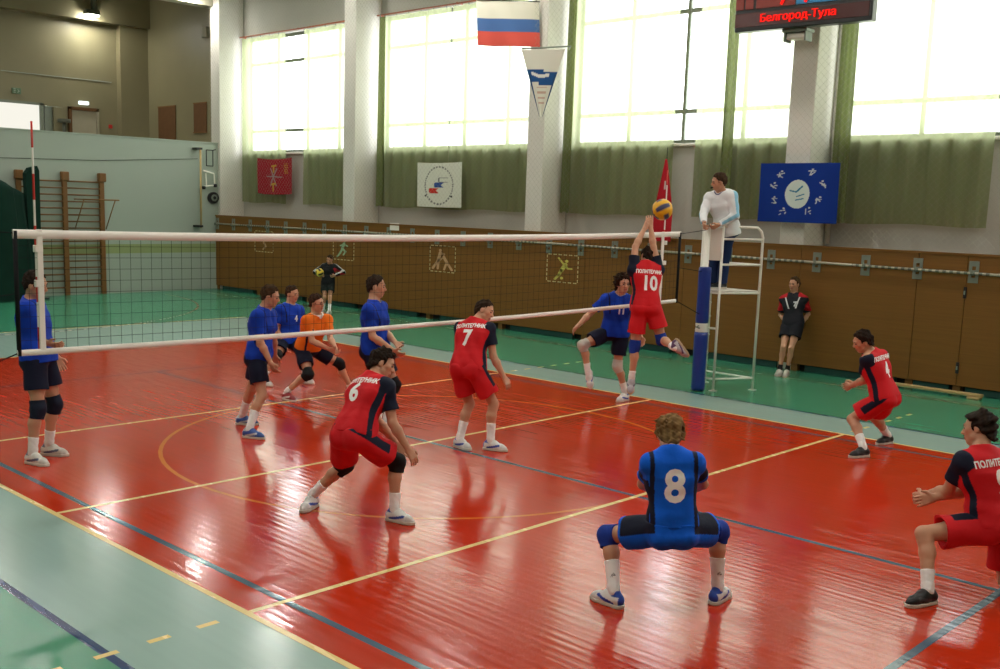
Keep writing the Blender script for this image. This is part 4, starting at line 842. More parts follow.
# brown wall panels, each a board of its own, on posts above a dark recess
PX = [-19.09, -16.9, -14.5, -12.1, -9.7, -7.3, -4.9, -2.5, -.1, 1.95, 2.72, 5.1, 7.5, 9.9, 12.3]
for x0, x1 in zip(PX[:-1], PX[1:]):
    b = MB(); b.box((x0 + .004, 13.46, .13), (x1 - .004, 13.50, 2.20), M['panel'], .004); S(b.build('wall_panel'))
b = MB(); b.box((-19.09, 13.44, 2.20), (12.3, 13.56, 2.235), M['panel']); S(b.build('trim_7'))
b = MB(); b.box((-19.09, 13.50, 2.16), (12.3, YW, 2.20), M['panelpost']); S(b.build('trim_8'))
b = MB(); b.box((-19.09, 13.62, 0), (12.3, 13.70, 2.16), M['dark']); S(b.build('wall_recess'))
b = MB()
for k, x in enumerate(PX): b.box((x - .06, 13.50, 0), (x + .06, 13.62, .13), M['panelpost'])
S(b.build('trim_9'))
TX = [(-18.8, -17.2), (-16.6, -14.8), (-14.1, -12.5), (-11.8, -10.1), (-9.3, -7.6), (-7.0, -5.2), (-4.6, -2.75), (-2.2, -.45), (.10, 1.72), (2.02, 2.60), (2.85, 4.6)]
for x0, x1 in TX:
    b = MB(); b.box((x0, 13.505, .0), (x1, 13.61, .125), M['teal'], .01); S(b.build('baseboard_far'))
# wooden beam lying on the floor by the wall
r = tag(empty('balance_beam', (2.3, 13.22, 0)), 'pale wooden beam lying on the floor along the brown wall, right side', 'beam')
b = MB(); b.box((-1.05, -.045, .035), (.92, .045, .085), M['palewood'], .008); b.build('beam', r)
for x in (-.95, .80):
    b = MB(); b.box((x - .09, -.09, 0), (x + .09, .09, .036), M['palewood'], .006); b.build('foot', r)
# rail and brackets along the panels
r = tag(empty('wall_rail', (0, 13.40, 1.95)), 'pale rail running along the brown panels through the steel brackets', 'rail')
b = MB(); b.tube([(-19.0, 0, .03), (-6, 0, .05), (0, 0, 0), (6, 0, -.04)], .022, M['rail'], n=8); b.build('bar', r, True)
bx = [-.67 + .872 * k for k in range(-21, 8)]
for k, x in enumerate(bx):
    z = 1.95 + (.03 if x < -6 else 0)
    if x < -19.0: continue
    r = empty('wall_bracket', (x, 13.46, z))
    side = 'grey steel wall bracket holding the pale rail on the brown panels'
    tag(r, side, 'bracket', 'steel brackets along the wall rail')
    b = MB()
    for lo, hi in (((-.075, -.014, -.17), (-.03, 0, .17)), ((.03, -.014, -.17), (.075, 0, .17)), ((-.03, -.014, .09), (.03, 0, .17)), ((-.03, -.014, -.17), (.03, 0, -.09)), ((-.03, -.010, -.03), (.03, 0, .03))): b.box(lo, hi, M['steel'])
    b.build('plate', r)
    b = MB(); b.box((-.022, -.10, -.05), (.022, -.014, -.022), M['steel'], .004); b.box((-.022, -.10, -.05), (.022, -.085, .03), M['steel'], .003); b.build('hook', r)
# latch hardware on the right-hand panels
for (x, z, dz) in ((2.72, 1.62, .09), (2.72, .42, .09)):
    b = MB(); b.box((-.022, -.03, -dz), (.022, 0, dz), M['black'], .004); b.box((-.012, -.045, -.03), (.012, -.03, .03), M['steel'], .003)
    o = b.build('panel_latch'); tag(o, 'small black latch on a brown panel seam, %s of the pair' % ('upper' if z > 1 else 'lower'), 'latch'); o.location = (x, 13.46, z)
# painted sports pictograms
def capsule2(p, q, r, n=7):
    p, q = np.array(p, float), np.array(q, float); d = nrm(q - p); nn_ = np.array((-d[1], d[0])); a0 = math.atan2(nn_[1], nn_[0])
    out = [q + r * np.array((math.cos(a0 - PI * i / n), math.sin(a0 - PI * i / n))) for i in range(n + 1)]
    return out + [p + r * np.array((math.cos(a0 + PI - PI * i / n), math.sin(a0 + PI - PI * i / n))) for i in range(n + 1)]
picm = {}
def picto(x0, x1, z0, z1, col, segs, circ, label, fcol=(.62, .52, .26)):
    r = tag(empty('sport_pictogram', ((x0 + x1) / 2, 13.455, (z0 + z1) / 2)), label, 'pictogram', None)
    W_, H_ = x1 - x0, z1 - z0
    mf = picm.setdefault(fcol, mat('pictogram_frame_paint', fcol, .7)); mc = picm.setdefault(col, mat('pictogram_figure_paint', col, .7))
    b = MB()
    def rect(u0, v0, u1, v1): b.box((u0, -.003, v0), (u1, .003, v1), mf)
    n = 6
    for k in range(n):
        u = -W_ / 2 + W_ * (k + .2) / n; 
        for v in (-H_ / 2, H_ / 2): rect(u, v - .010, u + W_ / n * .62, v + .010)
        v = -H_ / 2 + H_ * (k + .2) / n
        for u in (-W_ / 2, W_ / 2): rect(u - .010, v, u + .010, v + H_ / n * .62)
    b.build('dashed_frame', r)
    b = MB()
    for p, q, rad in segs: b.prism([(u * W_ / 2, v * H_ / 2) for u, v in capsule2(p, q, rad)], lambda u, v, w_: (u, .002 - w_, v), .004, mc)
    for c, rad in circ: b.prism([((c[0] + rad * math.cos(t)) * W_ / 2, (c[1] + rad * math.sin(t)) * H_ / 2) for t in np.linspace(0, 2 * PI, 13)[:-1][::-1]], lambda u, v, w_: (u, .002 - w_, v), .004, mc)
    b.build('figure', r)
picto(-9.62, -8.76, 1.17, 1.78, (.56, .33, .17), [((-.18, .45), (-.32, -.1), .12), ((-.32, -.1), (-.75, -.75), .09), ((-.30, -.1), (-.36, -.75), .09), ((-.15, .45), (.10, .35), .07), ((.10, .15), (.35, -.25), .11), ((.35, -.25), (.75, -.8), .09), ((.32, -.30), (.15, -.8), .08), ((.05, .1), (-.2, -.1), .06)], [((-.18, .65), .11), ((.10, .35), .10)], 'painted pictogram of two wrestlers in a dashed yellow square')
picto(-5.94, -5.09, 1.19, 1.77, (.62, .53, .11), [((.20, .30), (-.05, -.15), .13), ((-.05, -.15), (-.22, -.50), .10), ((-.22, -.5), (-.45, -.80), .08), ((.10, .30), (-.25, .75), .06), ((.22, .25), (.35, .02), .06), ((.35, .02), (.60, .02), .06)], [((.27, .55), .11), ((-.02, -.70), .10)], 'painted pictogram of a ball-kicking player in a dashed yellow square')
picto(-13.36, -12.50, 1.24, 1.82, (.34, .52, .33), [((.05, .45), (-.12, 0), .12), ((-.12, 0), (.20, -.25), .09), ((.2, -.25), (.0, -.55), .07), ((-.12, -.05), (-.35, -.45), .09), ((-.35, -.45), (-.60, -.75), .07), ((.05, .40), (.38, .25), .06), ((.02, .4), (-.3, .25), .06)], [((.12, .68), .11)], 'painted pictogram of a green runner in a dashed yellow square')
picto(-17.0, -16.1, 1.26, 1.84, (.50, .32, .18), [((.0, .4), (.0, -.1), .12), ((0, -.1), (.2, -.45), .09), ((.2, -.45), (-.1, -.75), .07), ((0, .35), (-.3, .5), .06), ((0, .35), (.28, .15), .06)], [((.0, .62), .11)], 'painted pictogram of a brown figure in a dashed square, nearest the pale end wall')
b = MB(); b.box((-.17, -.006, -.09), (.17, 0, .09), M['white'], .002); o = b.build('paper_notice'); o.location = (-10.92, 13.45, 2.17); tag(o, 'small white notice on the upper edge of the brown panels', 'notice')

# ------------------------------------------------------------------ curtains
def drape(name, x0, x1, z0, z1, y, folds, amp, m, label, seed, group, sag=0.):
    r_ = np.random.default_rng(seed); nx = max(24, int((x1 - x0) / .045)); nz = 26
    ph = r_.uniform(0, 6.28, 4); V = []; F = []
    for j in range(nz + 1):
        t = j / nz
        for i in range(nx + 1):
            u = i / nx; a = amp * (.55 + .45 * (1 - t))
            x = x0 + (x1 - x0) * u + .03 * math.sin(6 * u + ph[0]) * (1 - t)
            yy = y + a * (math.sin(2 * PI * folds * u + ph[1] + .6 * math.sin(5 * u + ph[2])) * .7 + .3 * math.sin(2 * PI * folds * 2.3 * u + ph[3]))
            z = z0 + (z1 - z0) * t - sag * 4 * u * (1 - u) * (t > .97) + .015 * math.sin(9 * u + ph[0]) * (1 - t)
            V.append((x, yy, z))
    for j in range(nz):
        for i in range(nx): a = j * (nx + 1) + i; F.append((a, a + 1, a + nx + 2, a + nx + 1))
    V = np.array(V); c = np.array(((x0 + x1) / 2, y, z0)); r = tag(empty(name, c), label, 'curtain', group)
    np_mesh('cloth', V - c, np.array(F), m, r)
    b = MB()
    for k in range(int((x1 - x0) / .45) + 1): b.tube([(x0 + .05 + k * .45 - c[0], 0, z1 - z0 - .02), (x0 + .05 + k * .45 - c[0], -.01, z1 - z0 + .07)], .012, M['steel'], n=6)
    b.build('curtain_hooks', r)
    return r
CUR = [(-18.78, -16.62, 'sheer olive curtain behind the red banner'), (-15.72, -13.20, 'sheer olive curtain just left of the second pilaster'),
       (-12.35, -9.85, 'sheer olive curtain behind the white banner, left half of that window'), (-9.80, -6.95, 'sheer olive curtain between the white banner and the third pilaster'),
       (-6.12, -3.42, 'sheer olive curtain left of the tall red pennant'), (-2.95, -.75, 'sheer olive curtain behind the referee'),
       (.02, 2.66, 'sheer olive curtain right of the blue banner'), (2.95, 5.5, None)]
for i, (x0, x1, lb) in enumerate(CUR):
    drape('window_curtain', x0, x1, 2.64, 7.40, 14.22, (x1 - x0) * 2.6, .075, M['curtain'], lb or 'sheer olive curtain at the right edge of the photo', 20 + i, 'sheer curtains on the tall windows')
for i, (x0, x1, lb) in enumerate(((-2.26, -2.02, 'bunched olive curtain hanging just left of the scoreboard bracket'), (.02, .30, 'bunched olive curtain hanging beside the fourth pilaster'), (-6.14, -5.96, 'bunched olive curtain beside the third pilaster'), (-12.38, -12.16, 'bunched olive curtain beside the second pilaster'))):
    drape('bunched_curtain', x0, x1, 2.66, 7.38, 14.10, 3.5, .05, M['drape'], lb, 60 + i, None)
for i, (x0, x1) in enumerate([(-18.9, -13.1), (-12.6, -6.8), (-6.2, -.65), (-.1, 5.6)]):
    b = MB(); b.tube([(x0, 14.22, 7.46), ((x0 + x1) / 2, 14.22, 7.45), (x1, 14.22, 7.46)], .022, M['rodred'], n=8)
    for x in (x0 + .05, (x0 + x1) / 2, x1 - .05): b.box((x - .015, 14.20, 7.45), (x + .015, YW, 7.48), M['rodred'])
    tag(b.build('curtain_rod', None, True, origin=((x0 + x1) / 2, 14.22, 7.45)), ('red-brown curtain rod over the window behind the red banner', 'red-brown curtain rod over the window behind the white banner', 'red-brown curtain rod over the window left of the scoreboard', 'red-brown curtain rod over the window right of the scoreboard')[i], 'curtain rod')
# pipe beside the fourth pilaster
b = MB(); b.tube([(-.06, 14.30, 2.25), (-.06, 14.30, 9.4)], .05, M['column'], n=10); tag(b.build('heating_pipe', None, True, origin=(-.06, 14.30, 2.25)), 'pale vertical pipe beside the fourth pilaster under the scoreboard', 'pipe')
# wide-mesh protective net in front of windows and pilasters
b = MB(); y = 13.40; x0, x1, z0, z1 = -19.3, 8., 2.24, 8.7; pit = .125; r_ = .0013
def strand(p, q):
    d = nrm(np.array(q) - np.array(p)); n1 = np.array((-d[2], 0, d[0])) * r_; n2 = np.array((0, r_, 0)); p = np.array(p); q = np.array(q)
    b.add([p + n1, p - n1 * .5 + n2, p - n1 * .5 - n2, q + n1, q - n1 * .5 + n2, q - n1 * .5 - n2], [(0, 1, 4, 3), (1, 2, 5, 4), (2, 0, 3, 5)], M['net'])
Hh = z1 - z0; k = x0 - Hh
while k < x1:
    a = max(k, x0); e = min(k + Hh, x1)
    if e > a:
        strand((a, y, z0 + (a - k)), (e, y, z0 + (e - k))); strand((a, y, z1 - (a - k)), (e, y, z1 - (e - k)))
    k += pit
tag(b.build('protective_net'), 'pale diamond-mesh safety net hanging in front of the windows and pilasters', 'net')

# ------------------------------------------------------------------ flags, banners, scoreboard
def cloth(name, c, w_, h_, colour, label, cat, wave=.02, sag=.0, nx=90, nz=70, rx=None, outline=None, shear=0., seed=1, th=.004, parent=None):
    """hanging printed cloth: colour(u, v) in -1..1"""
    rr = np.random.default_rng(seed); ph = rr.uniform(0, 6.28, 3)
    V, C = [], []
    for j in range(nz + 1):
        for i in range(nx + 1):
            u, v = -1 + 2 * i / nx, -1 + 2 * j / nz
            wd = outline(v) if outline else 1.
            x = u * w_ / 2 * wd + shear * (v - 1); z = v * h_ / 2 - sag * (1 - u * u) * max(v, 0) + (sag * .6 * (1 - u * u) * min(v, 0) if sag else 0)
            V.append((x, wave * (math.sin(3.1 * u + ph[0]) + .5 * math.sin(7 * u + 1.5 * v + ph[1])) * (.5 - .5 * v + .25), z)); C.append(colour(u, v))
    F = [(j * (nx + 1) + i, j * (nx + 1) + i + 1, (j + 1) * (nx + 1) + i + 1, (j + 1) * (nx + 1) + i) for j in range(nz) for i in range(nx)]
    o = np_mesh(name, np.array(V), np.array(F), FLAG, parent, np.array(C, float)); o.location = c
    md = o.modifiers.new('hem', 'SOLIDIFY'); md.thickness = th
    if label: tag(o, label, cat)
    return o
def seg(u, v, p, q, r):
    p = np.array(p, float); d = np.array(q) - p; t = np.clip(((u - p[0]) * d[0] + (v - p[1]) * d[1]) / (d @ d), 0, 1); return math.hypot(u - p[0] - t * d[0], v - p[1] - t * d[1]) < r
FW, FB, FR = (.74, .72, .60), (.075, .16, .38), (.70, .11, .085)
r = tag(empty('tricolour_flag', (-6.93, 13.0, 6.56), math.radians(44)), 'white, blue and red tricolour flag hanging in front of the second window', 'flag')
cloth('flag_cloth', (0, 0, 0), 1.32, .92, lambda u, v: FW if v > .22 else FB if v > -.36 else FR, None, None, .03, parent=r, shear=-.03)
b = MB(); b.tube([(-.68, 0, .47), (.68, 0, .46)], .012, M['ncord'], n=6); b.tube([(-.6, 0, .46), (-.55, 0, 3.2)], .006, M['ncord'], n=5); b.tube([(.6, 0, .46), (.55, 0, 3.2)], .006, M['ncord'], n=5); b.build('hanging_cord', r)
for o in r.children: pass
def whiteb(u, v):
    e = math.hypot(u / .60, (v + .02) / .84); a = math.atan2(v, u)
    c = (.66, .68, .58)
    if abs(e - 1) < .045 and math.sin(a * 38) > -.35: c = (.16, .17, .16)
    for (cx_, cz_, cc) in ((.18, .22, None), (.0, -.02, (.03, .08, .30)), (-.22, -.26, (.55, .03, .02))):
        x, z = u - cx_, v - cz_
        if abs(z) < .115 and -.22 < x < .22 - .0 * z:
            inside = x > -.16 or math.hypot(x + .12, z) < .115
            if inside and not (x > .10 and abs(z) < (x - .10) * .9):
                if cc is None:
                    if abs(abs(z) - .10) < .018 or x < -.15: c = (.18, .18, .18)
                else: c = cc
    if math.hypot((u + .56), v + .50) < .045 or math.hypot(u - .55, v + .52) < .045: c = (.03, .03, .03)
    return c
cloth('emblem_banner', (-9.97, 14.02, 3.22), 1.56, 1.07, whiteb, 'white square banner with blue and red book emblem in an oval of lettering', 'banner', .015, seed=4, sag=.02)
def redb(u, v):
    c = (.30, .008, .022); g = (.50, .30, .03); sv = (.30, .24, .24)
    for an in (62, 118): 
        a = math.radians(an); d = (math.cos(a) * .36, math.sin(a) * .55)
        if seg(u, v + .05, (-d[0], -d[1]), d, .030): c = sv
    if seg(u, v + .05, (-.40, .02), (.42, -.02), .030): c = sv
    for z0 in (.22, -.82):
        if seg(u, v, (0, z0), (0, z0 + .36), .030) or seg(u, v, (-.10, z0 + .36), (.10, z0 + .40), .05): c = g
    if .55 < u < .82 and .12 < v < .74 and (abs((v * 9.5) % 1 - .5) < .22 and abs(u - .68) < .11 and math.sin(u * 60 + v * 40) > -.5): c = g
    return c
cloth('city_banner', (-16.87, 14.02, 3.42), 1.70, 1.02, redb, 'dark red banner with crossed grey blades and gold hammers', 'banner', .02, seed=5, sag=.05)
_figs = [(-.45, .60), (.34, .66), (-.62, .20), (.60, .27), (-.60, -.28), (.58, -.26), (-.34, -.66), (.34, -.62)]
_rr = np.random.default_rng(12); _fs = [[(_rr.uniform(-.09, .09, 2), _rr.uniform(-.10, .10, 2)) for _ in range(4)] for _ in _figs]
def blueb(u, v):
    c = (.006, .030, .22); d = math.hypot(u / .325, (v + .04) / .48)
    if d < 1:
        c = (.55, .62, .58)
        if seg(u, v, (-.20, .08), (-.04, .03), .022) or seg(u, v, (-.04, .03), (.12, .22), .026) or seg(u, v, (-.02, -.12), (.18, -.04), .018) or seg(u, v, (-.04, -.24), (.16, -.19), .018): c = (.03, .16, .28)
        return c
    for (fu, fv), sg in zip(_figs, _fs):
        if abs(u - fu) < .14 and abs(v - fv) < .2:
            if math.hypot(u - fu - .01, v - fv - .13) < .028: c = (.50, .52, .52)
            for p, q in sg:
                if seg(u - fu, v - fv, p, q, .015): c = (.50, .52, .52)
    return c
cloth('club_banner', (-.18, 13.30, 3.13), 1.48, 1.02, blueb, 'blue banner with a white seagull disc ringed by small white figures', 'banner', .03, nx=150, nz=110, seed=6)
r = tag(empty('tall_pennant', (-2.93, 13.30, 2.95)), 'tall narrow red pennant hanging behind the net, beside the ball', 'pennant')
cloth('pennant_cloth', (0, 0, 0), .42, 1.56, lambda u, v: (.55, .40, .38) if abs(u) < .13 * (1.6 - v) and (.28 < v < .46 or -.16 < v < .05) else (.42, .012, .022), None, None, .012, outline=lambda v: .10 + .90 * min(1, (1 - v) / 1.25), parent=r, nx=30, seed=8)
b = MB(); b.tube([(0, .02, .78), (0, .02, 1.0)], .006, M['ncord'], n=5); b.build('hanging_cord', r)
# triangular banner on a bracket by the third pilaster
r = tag(empty('white_pennant', (-6.00, 13.16, 5.42), math.radians(30)), 'white triangular pennant with a blue flag emblem on the third pilaster', 'pennant')
def trib(u, v):
    c = (.72, .70, .60)
    if -.07 < v < .41 and (u < .1 or v < .33) and (u > -.3 or v > .04):
        c = (.02, .085, .25)
        if seg(u, v, (-.7, .30), (-.2, .20), .05) or seg(u, v, (-.2, .20), (.45, .24), .05): c = (.70, .70, .66)
    elif -.62 < v < -.12 and abs(u) < .5 and math.sin(v * 40) > .45: c = (.56, .38, .30)
    if abs(u) > .86 and v < .3: c = (.02, .06, .15)
    return c
cloth('pennant_cloth', (-.02, 0, -.12), .92, 1.36, trib, None, None, .015, outline=lambda v: .07 + .93 * (v + 1) / 2, parent=r, nx=60, nz=80, seed=9)
b = MB(); b.tube([(-.48, 0, .58), (.55, .02, .62)], .016, M['steel'], n=8); b.tube([(.55, .02, .62), (.45, .42, .62)], .016, M['steel'], n=8); b.build('pole', r, True)
# scoreboard
r = tag(empty('scoreboard', (-.12, 13.02, 5.86), math.radians(3.5)), 'black electronic scoreboard with red lit city names, cut by the top of the frame', 'scoreboard')
b = MB(); b.box((-1.25, -.10, 0), (1.15, .10, 1.35), M['sbody'], .015); b.build('case', r)
F_ = lambda u0, u1, v0, v1, m, nm: (lambda bb: bb.build(nm, r))(MB().box((u0, -.112, v0), (u1, -.099, v1), m, .003))
F_(-1.24, 1.10, .07, .30, M['sdark'], 'display_window'); F_(-.86, -.16, .36, 1.05, M['sred'], 'display_window'); F_(-.14, .62, .36, 1.05, M['sblue'], 'display_window')
for u in (-1.24, -1.06): 
    for v in (.36, .60, .84): F_(u, u + .15, v, v + .20, M['sred'], 'display_window')
for v in (.36, .60, .84): F_(.72, 1.06, v, v + .20, M['sdark'], 'display_window')
def sign_text(txt, size, u, v, m, y=-.128, sx=1., bold=.004, shear=0., parent=None, nm='lettering'):
    T, TF = text_mesh(txt, size, 0., sx, 0)
    T, TF = np.concatenate([T + (k * bold, 0) for k in (-1, 0, 1)]), np.concatenate([TF + k * len(T) for k in range(3)])
    V = np.stack([T[:, 0] + u + shear * T[:, 1], np.full(len(T), y) - np.arange(len(T)) * 3 // len(T) * .001, T[:, 1] + v], 1); return np_mesh(nm, V, TF, m, parent, None, False)
sign_text('Белгород-Тула', .185, -.10, .185, M['led'], parent=r, sx=1.0, bold=.009)
for u, t in ((-.32, '7'), (.10, '7')): sign_text(t, .60, u, .56, M['led'], parent=r, sx=.7, bold=.008, shear=.18, nm='score_digit')
b = MB(); b.box((-.42, .02, -.05), (.02, .34, 0), M['steel'], .004); b.box((-.40, .05, -.20), (-.37, .30, -.05), M['steel']); b.box((-.03, .05, -.20), (0, .30, -.05), M['steel'])
b.box((-.38, .10, -.16), (-.02, .30, -.06), M['white'], .02); b.tube([(-.2, .3, -.02), (-.2, .52, -.02)], .03, M['steel'], n=8); b.build('bracket', r)
for x in (-1.0, .9):
    b = MB(); b.tube([(x, 0, 1.35), (x, 0, 3.7)], .02, M['steel'], n=8); b.build('hanger_rod', r, True)

# ------------------------------------------------------------------ end wall equipment
r = tag(empty('wall_bars', (-19.07, 8.78, 0)), 'wooden wall bars with many rungs against the pale green end wall', 'wall bars')
ys = [-1.20, .02, 1.06]
for y0 in ys:
    b = MB(); b.box((0, y0 - .065, .0), (.09, y0 + .065, 3.15), M['wood'], .01); b.box((0, y0 - .10, 3.08), (.16, y0 + .10, 3.32), M['wood'], .02); b.build('upright', r)
for k in range(17):
    z = .22 + k * .178
    for a, c in ((-1.14, -.04), (.08, 1.0)):
        if k == 14 and a > 0: pass
        b = MB(); b.tube([(.07, a, z), (.07, c, z)], .021, M['wood'], n=8); b.build('rung', r, True)
r = tag(empty('pull_up_bar', (-18.95, 8.88, 2.6)), 'steel pull-up frame hooked onto the wall bars', 'pull-up bar')
b = MB(); b.tube([(.62, .08, .0), (.62, 1.12, .0)], .02, M['panelpost'], n=8); b.build('bar', r, True)
for y0 in (.14, 1.02):
    b = MB(); b.tube([(.02, y0, 0), (.62, y0, 0)], .017, M['panelpost'], n=8); b.tube([(.02, y0, -.80), (.58, y0, -.02)], .015, M['panelpost'], n=8); b.build('bracket', r, True)
# dark green cloth cover standing in the corner by the wall bars
def lump():
    V, F = [], []; nx, nz = 40, 30; rr = np.random.default_rng(5); ph = rr.uniform(0, 6.28, 6)
    for j in range(nz + 1):
        t = j / nz
        for i in range(nx):
            a = 2 * PI * i / nx
            fold = 1 + .10 * math.sin(7 * a + ph[0]) * (1 - .6 * t) + .05 * math.sin(13 * a + ph[1]) + .06 * math.sin(3 * a + 5 * t + ph[2])
            top = 1 - .80 * max(0, (t - .86) / .14) ** 1.5
            V.append((.5 * fold * top * math.cos(a), 1.42 * fold * top * math.copysign(abs(math.sin(a)) ** .7, math.sin(a)), 3.40 * t * (1 - .10 * max(0, math.sin(a)) ** 2 * t)))
    for j in range(nz):
        for i in range(nx): F.append((j * nx + i, j * nx + (i + 1) % nx, (j + 1) * nx + (i + 1) % nx, (j + 1) * nx + i))
    return np.array(V), np.array(F)
V, F = lump(); o = np_mesh('draped_cover', V, F, M['greencloth'], None); o.location = (-18.45, 6.02, 0); tag(o, 'tall dark green cloth cover standing by the wall bars at the left edge', 'cover')
b = MB(); b.prism([(-.16, .45), (-.20, 3.22), (-.10, 3.36), (.10, 3.42), (.15, 3.30), (.13, .45)], lambda u, v, w_: (-.10 + w_, u, v), .20, M['greencloth']); b.box((-.05, -.03, 0), (.05, .03, .5), M['black']); b.box((-.25, -.25, 0), (.25, .25, .05), M['black'], .01)
o = b.build('covered_post'); o.location = (-18.45, 7.70, 0); tag(o, 'narrow post with a dark green hood between the cover and the wall bars', 'post')
# fittings near the corner
r = tag(empty('wall_pole', (-19.1, 12.84, 1.85)), 'brown vertical pole on wall clamps near the corner of the end wall', 'pole')
b = MB(); b.tube([(.22, 0, 0), (.22, 0, 2.34)], .03, M['palewood'], n=8); b.build('tube', r, True)
for z in (.05, 2.30):
    b = MB(); b.box((0, -.14, z - .03), (.26, .05, z + .03), M['black'], .006); b.build('clamp', r)
r = tag(empty('folding_hoop_frame', (-19.1, 13.21, 3.05)), 'small black and white folding frame fixed to the end wall corner', 'frame')
b = MB()
for (y0, y1, z0, z1) in ((-.10, .12, .62, 1.08), ): 
    for p, q in (((y0, z0), (y1, z0)), ((y1, z0), (y1, z1)), ((y1, z1), (y0, z1)), ((y0, z1), (y0, z0)), ((y1, z1), (.22, z1 + .03))): b.tube([(.10, p[0], p[1]), (.10, q[0], q[1])], .016, M['black'], n=6)
b.build('upper_frame', r)
b = MB()
for p, q in (((-.22, .48), (.14, .40)), ((.14, .40), (.16, .06)), ((-.20, .02), (.16, .06)), ((-.14, .40), (-.12, .05))): b.tube([(.12, p[0], p[1]), (.12, q[0], q[1])], .022, M['white'], n=6)
b.build('lower_frame', r)
for y0, z0 in ((-.22, -.02), (.17, .05)):
    b = MB(); b.lathe([(.0, -.05), (.05, -.045), (.06, 0), (.05, .045), (0, .05)], (.14, y0, z0), M['black'], 10); b.build('joint', r, True)
b = MB(); b.tube([(0, 0, 0), (.10, 0, 0)], .17, M['black'], n=18); b.tube([(.10, 0, 0), (.125, 0, 0)], .10, M['steel'], n=14); b.tube([(.125, 0, 0), (.135, 0, 0)], .05, M['black'], n=12)
o = b.build('wall_bell'); o.location = (-19.1, 13.36, 2.74); tag(o, 'round black alarm bell on the end wall beside the corner', 'bell')
b = MB(); b.tube([(-19.06, 7.1, 3.60), (-19.06, 9.8, 3.66), (-19.06, 12.85, 3.86)], .007, M['ncord'], n=5); tag(b.build('wall_cable', None, origin=(-19.06, 9.8, 3.6)), 'thin dark cable sagging across the pale end wall', 'cable')
# gallery back wall
r = tag(empty('window_6', (-24.98, 9.7, 4.05)), kind='structure')
b = MB(); b.box((0, -1.2, 0), (.02, 1.06, 1.42), M['wcurt']); b.build('curtained_pane', r)
b = MB(); b.box((0, 1.04, -.1), (.08, 1.16, 1.5), M['frame']); b.box((0, -1.25, 1.42), (.08, 1.16, 1.5), M['frame']); b.build('window_frame', r)
r = tag(empty('door_1', (-24.98, 12.2, 3.2)), kind='structure')
b = MB(); b.box((0, -.42, 0), (.04, .42, 2.22), M['doorp'], .006); b.build('door_leaf', r)
b = MB(); b.box((0, -.52, 0), (.09, -.42, 2.32), M['board']); b.box((0, .42, 0), (.09, .50, 2.32), M['doorp']); b.box((0, -.52, 2.22), (.09, .50, 2.32), M['board']); b.build('door_frame', r)
b = MB(); b.box((0, -.16, -.05), (.10, .16, .06), M['exitlit'], .008); o = b.build('exit_light'); o.location = (-24.98, 12.2, 5.66); tag(o, 'white lit exit light above the gallery door', 'light')
b = MB(); b.box((0, -.26, -.85), (.05, .26, .62), M['steel'], .01); b.box((.05, .00, -.85), (.16, .28, .60), M['upper'], .01)
o = b.build('utility_niche'); o.location = (-24.98, 11.15, 4.85); tag(o, 'grey utility panel beside the curtained gallery window', 'panel')
b = MB(); b.tube([(0, .1, -.5), (0, .1, .05)], .06, M['lampcase'], n=10); b.tube([(0, .1, .05), (0, .1, .16)], .20, M['lampcase'], n=12); o = b.build('wall_vent', None, True); o.location = (-24.60, 11.28, 4.92); tag(o, 'dark grey flared vent pipe between gallery window and door', 'vent')
b = MB(); b.box((0, -.06, -.06), (.05, .06, .06), M['antred'], .01); o = b.build('fire_alarm'); o.location = (-24.98, 13.12, 4.98); tag(o, 'tiny red fire alarm button right of the gallery door', 'alarm')
b = MB(); b.box((0, -.14, -.09), (.03, .14, .09), mat('exit_sign_green', (.12, .20, .12), .6), .004)
pw = mat('exit_sign_white', (.40, .46, .38), .6)
for p, q in (((-.09, .05), (-.03, .05)), ((-.09, -.05), (-.03, -.05)), ((-.09, 0), (-.03, 0)), ((.03, .05), (.09, -.02)), ((.06, .01), (.03, -.06))): b.tube([(.034, p[0], p[1]), (.034, q[0], q[1])], .012, pw, n=5)
o = b.build('exit_sign'); o.location = (-24.98, 10.05, 5.85); tag(o, 'small green running-man exit sign high on the gallery wall', 'sign')
b = MB(); b.box((0, -1.0, -.01), (.012, 2.6, .012), M['endwall']); o = b.build('cable_trunking'); o.location = (-24.99, 10.6, 6.42); tag(o, 'pale horizontal cable trunking high on the gallery wall', 'trunking')
for x0, x1, z0, z1, lb in ((-24.05, -22.95, 4.55, 5.68, 'larger brown board hung on the gallery side wall'), (-21.80, -21.05, 4.78, 5.70, 'smaller brown board hung beside the first pilaster')):
    r = tag(empty('notice_board', ((x0 + x1) / 2, YW - .008, (z0 + z1) / 2)), lb, 'board'); w_, h_ = (x1 - x0) / 2, (z1 - z0) / 2
    b = MB(); b.box((-w_, -.03, -h_), (w_, 0, h_), M['board'], .004); b.build('panel', r)
    for z_ in (-h_, h_): MB().box((-w_ - .02, -.04, z_ - .015), (w_ + .02, -.01, z_ + .015), M['panelpost']).build('edge', r)
b = MB(); b.box((-.14, -.12, -.16), (.14, 0, .16), M['doorp'], .01); o = b.build('junction_box'); o.location = (-21.0, YW, 7.82); tag(o, 'small pale box high on the gallery side wall', 'box')

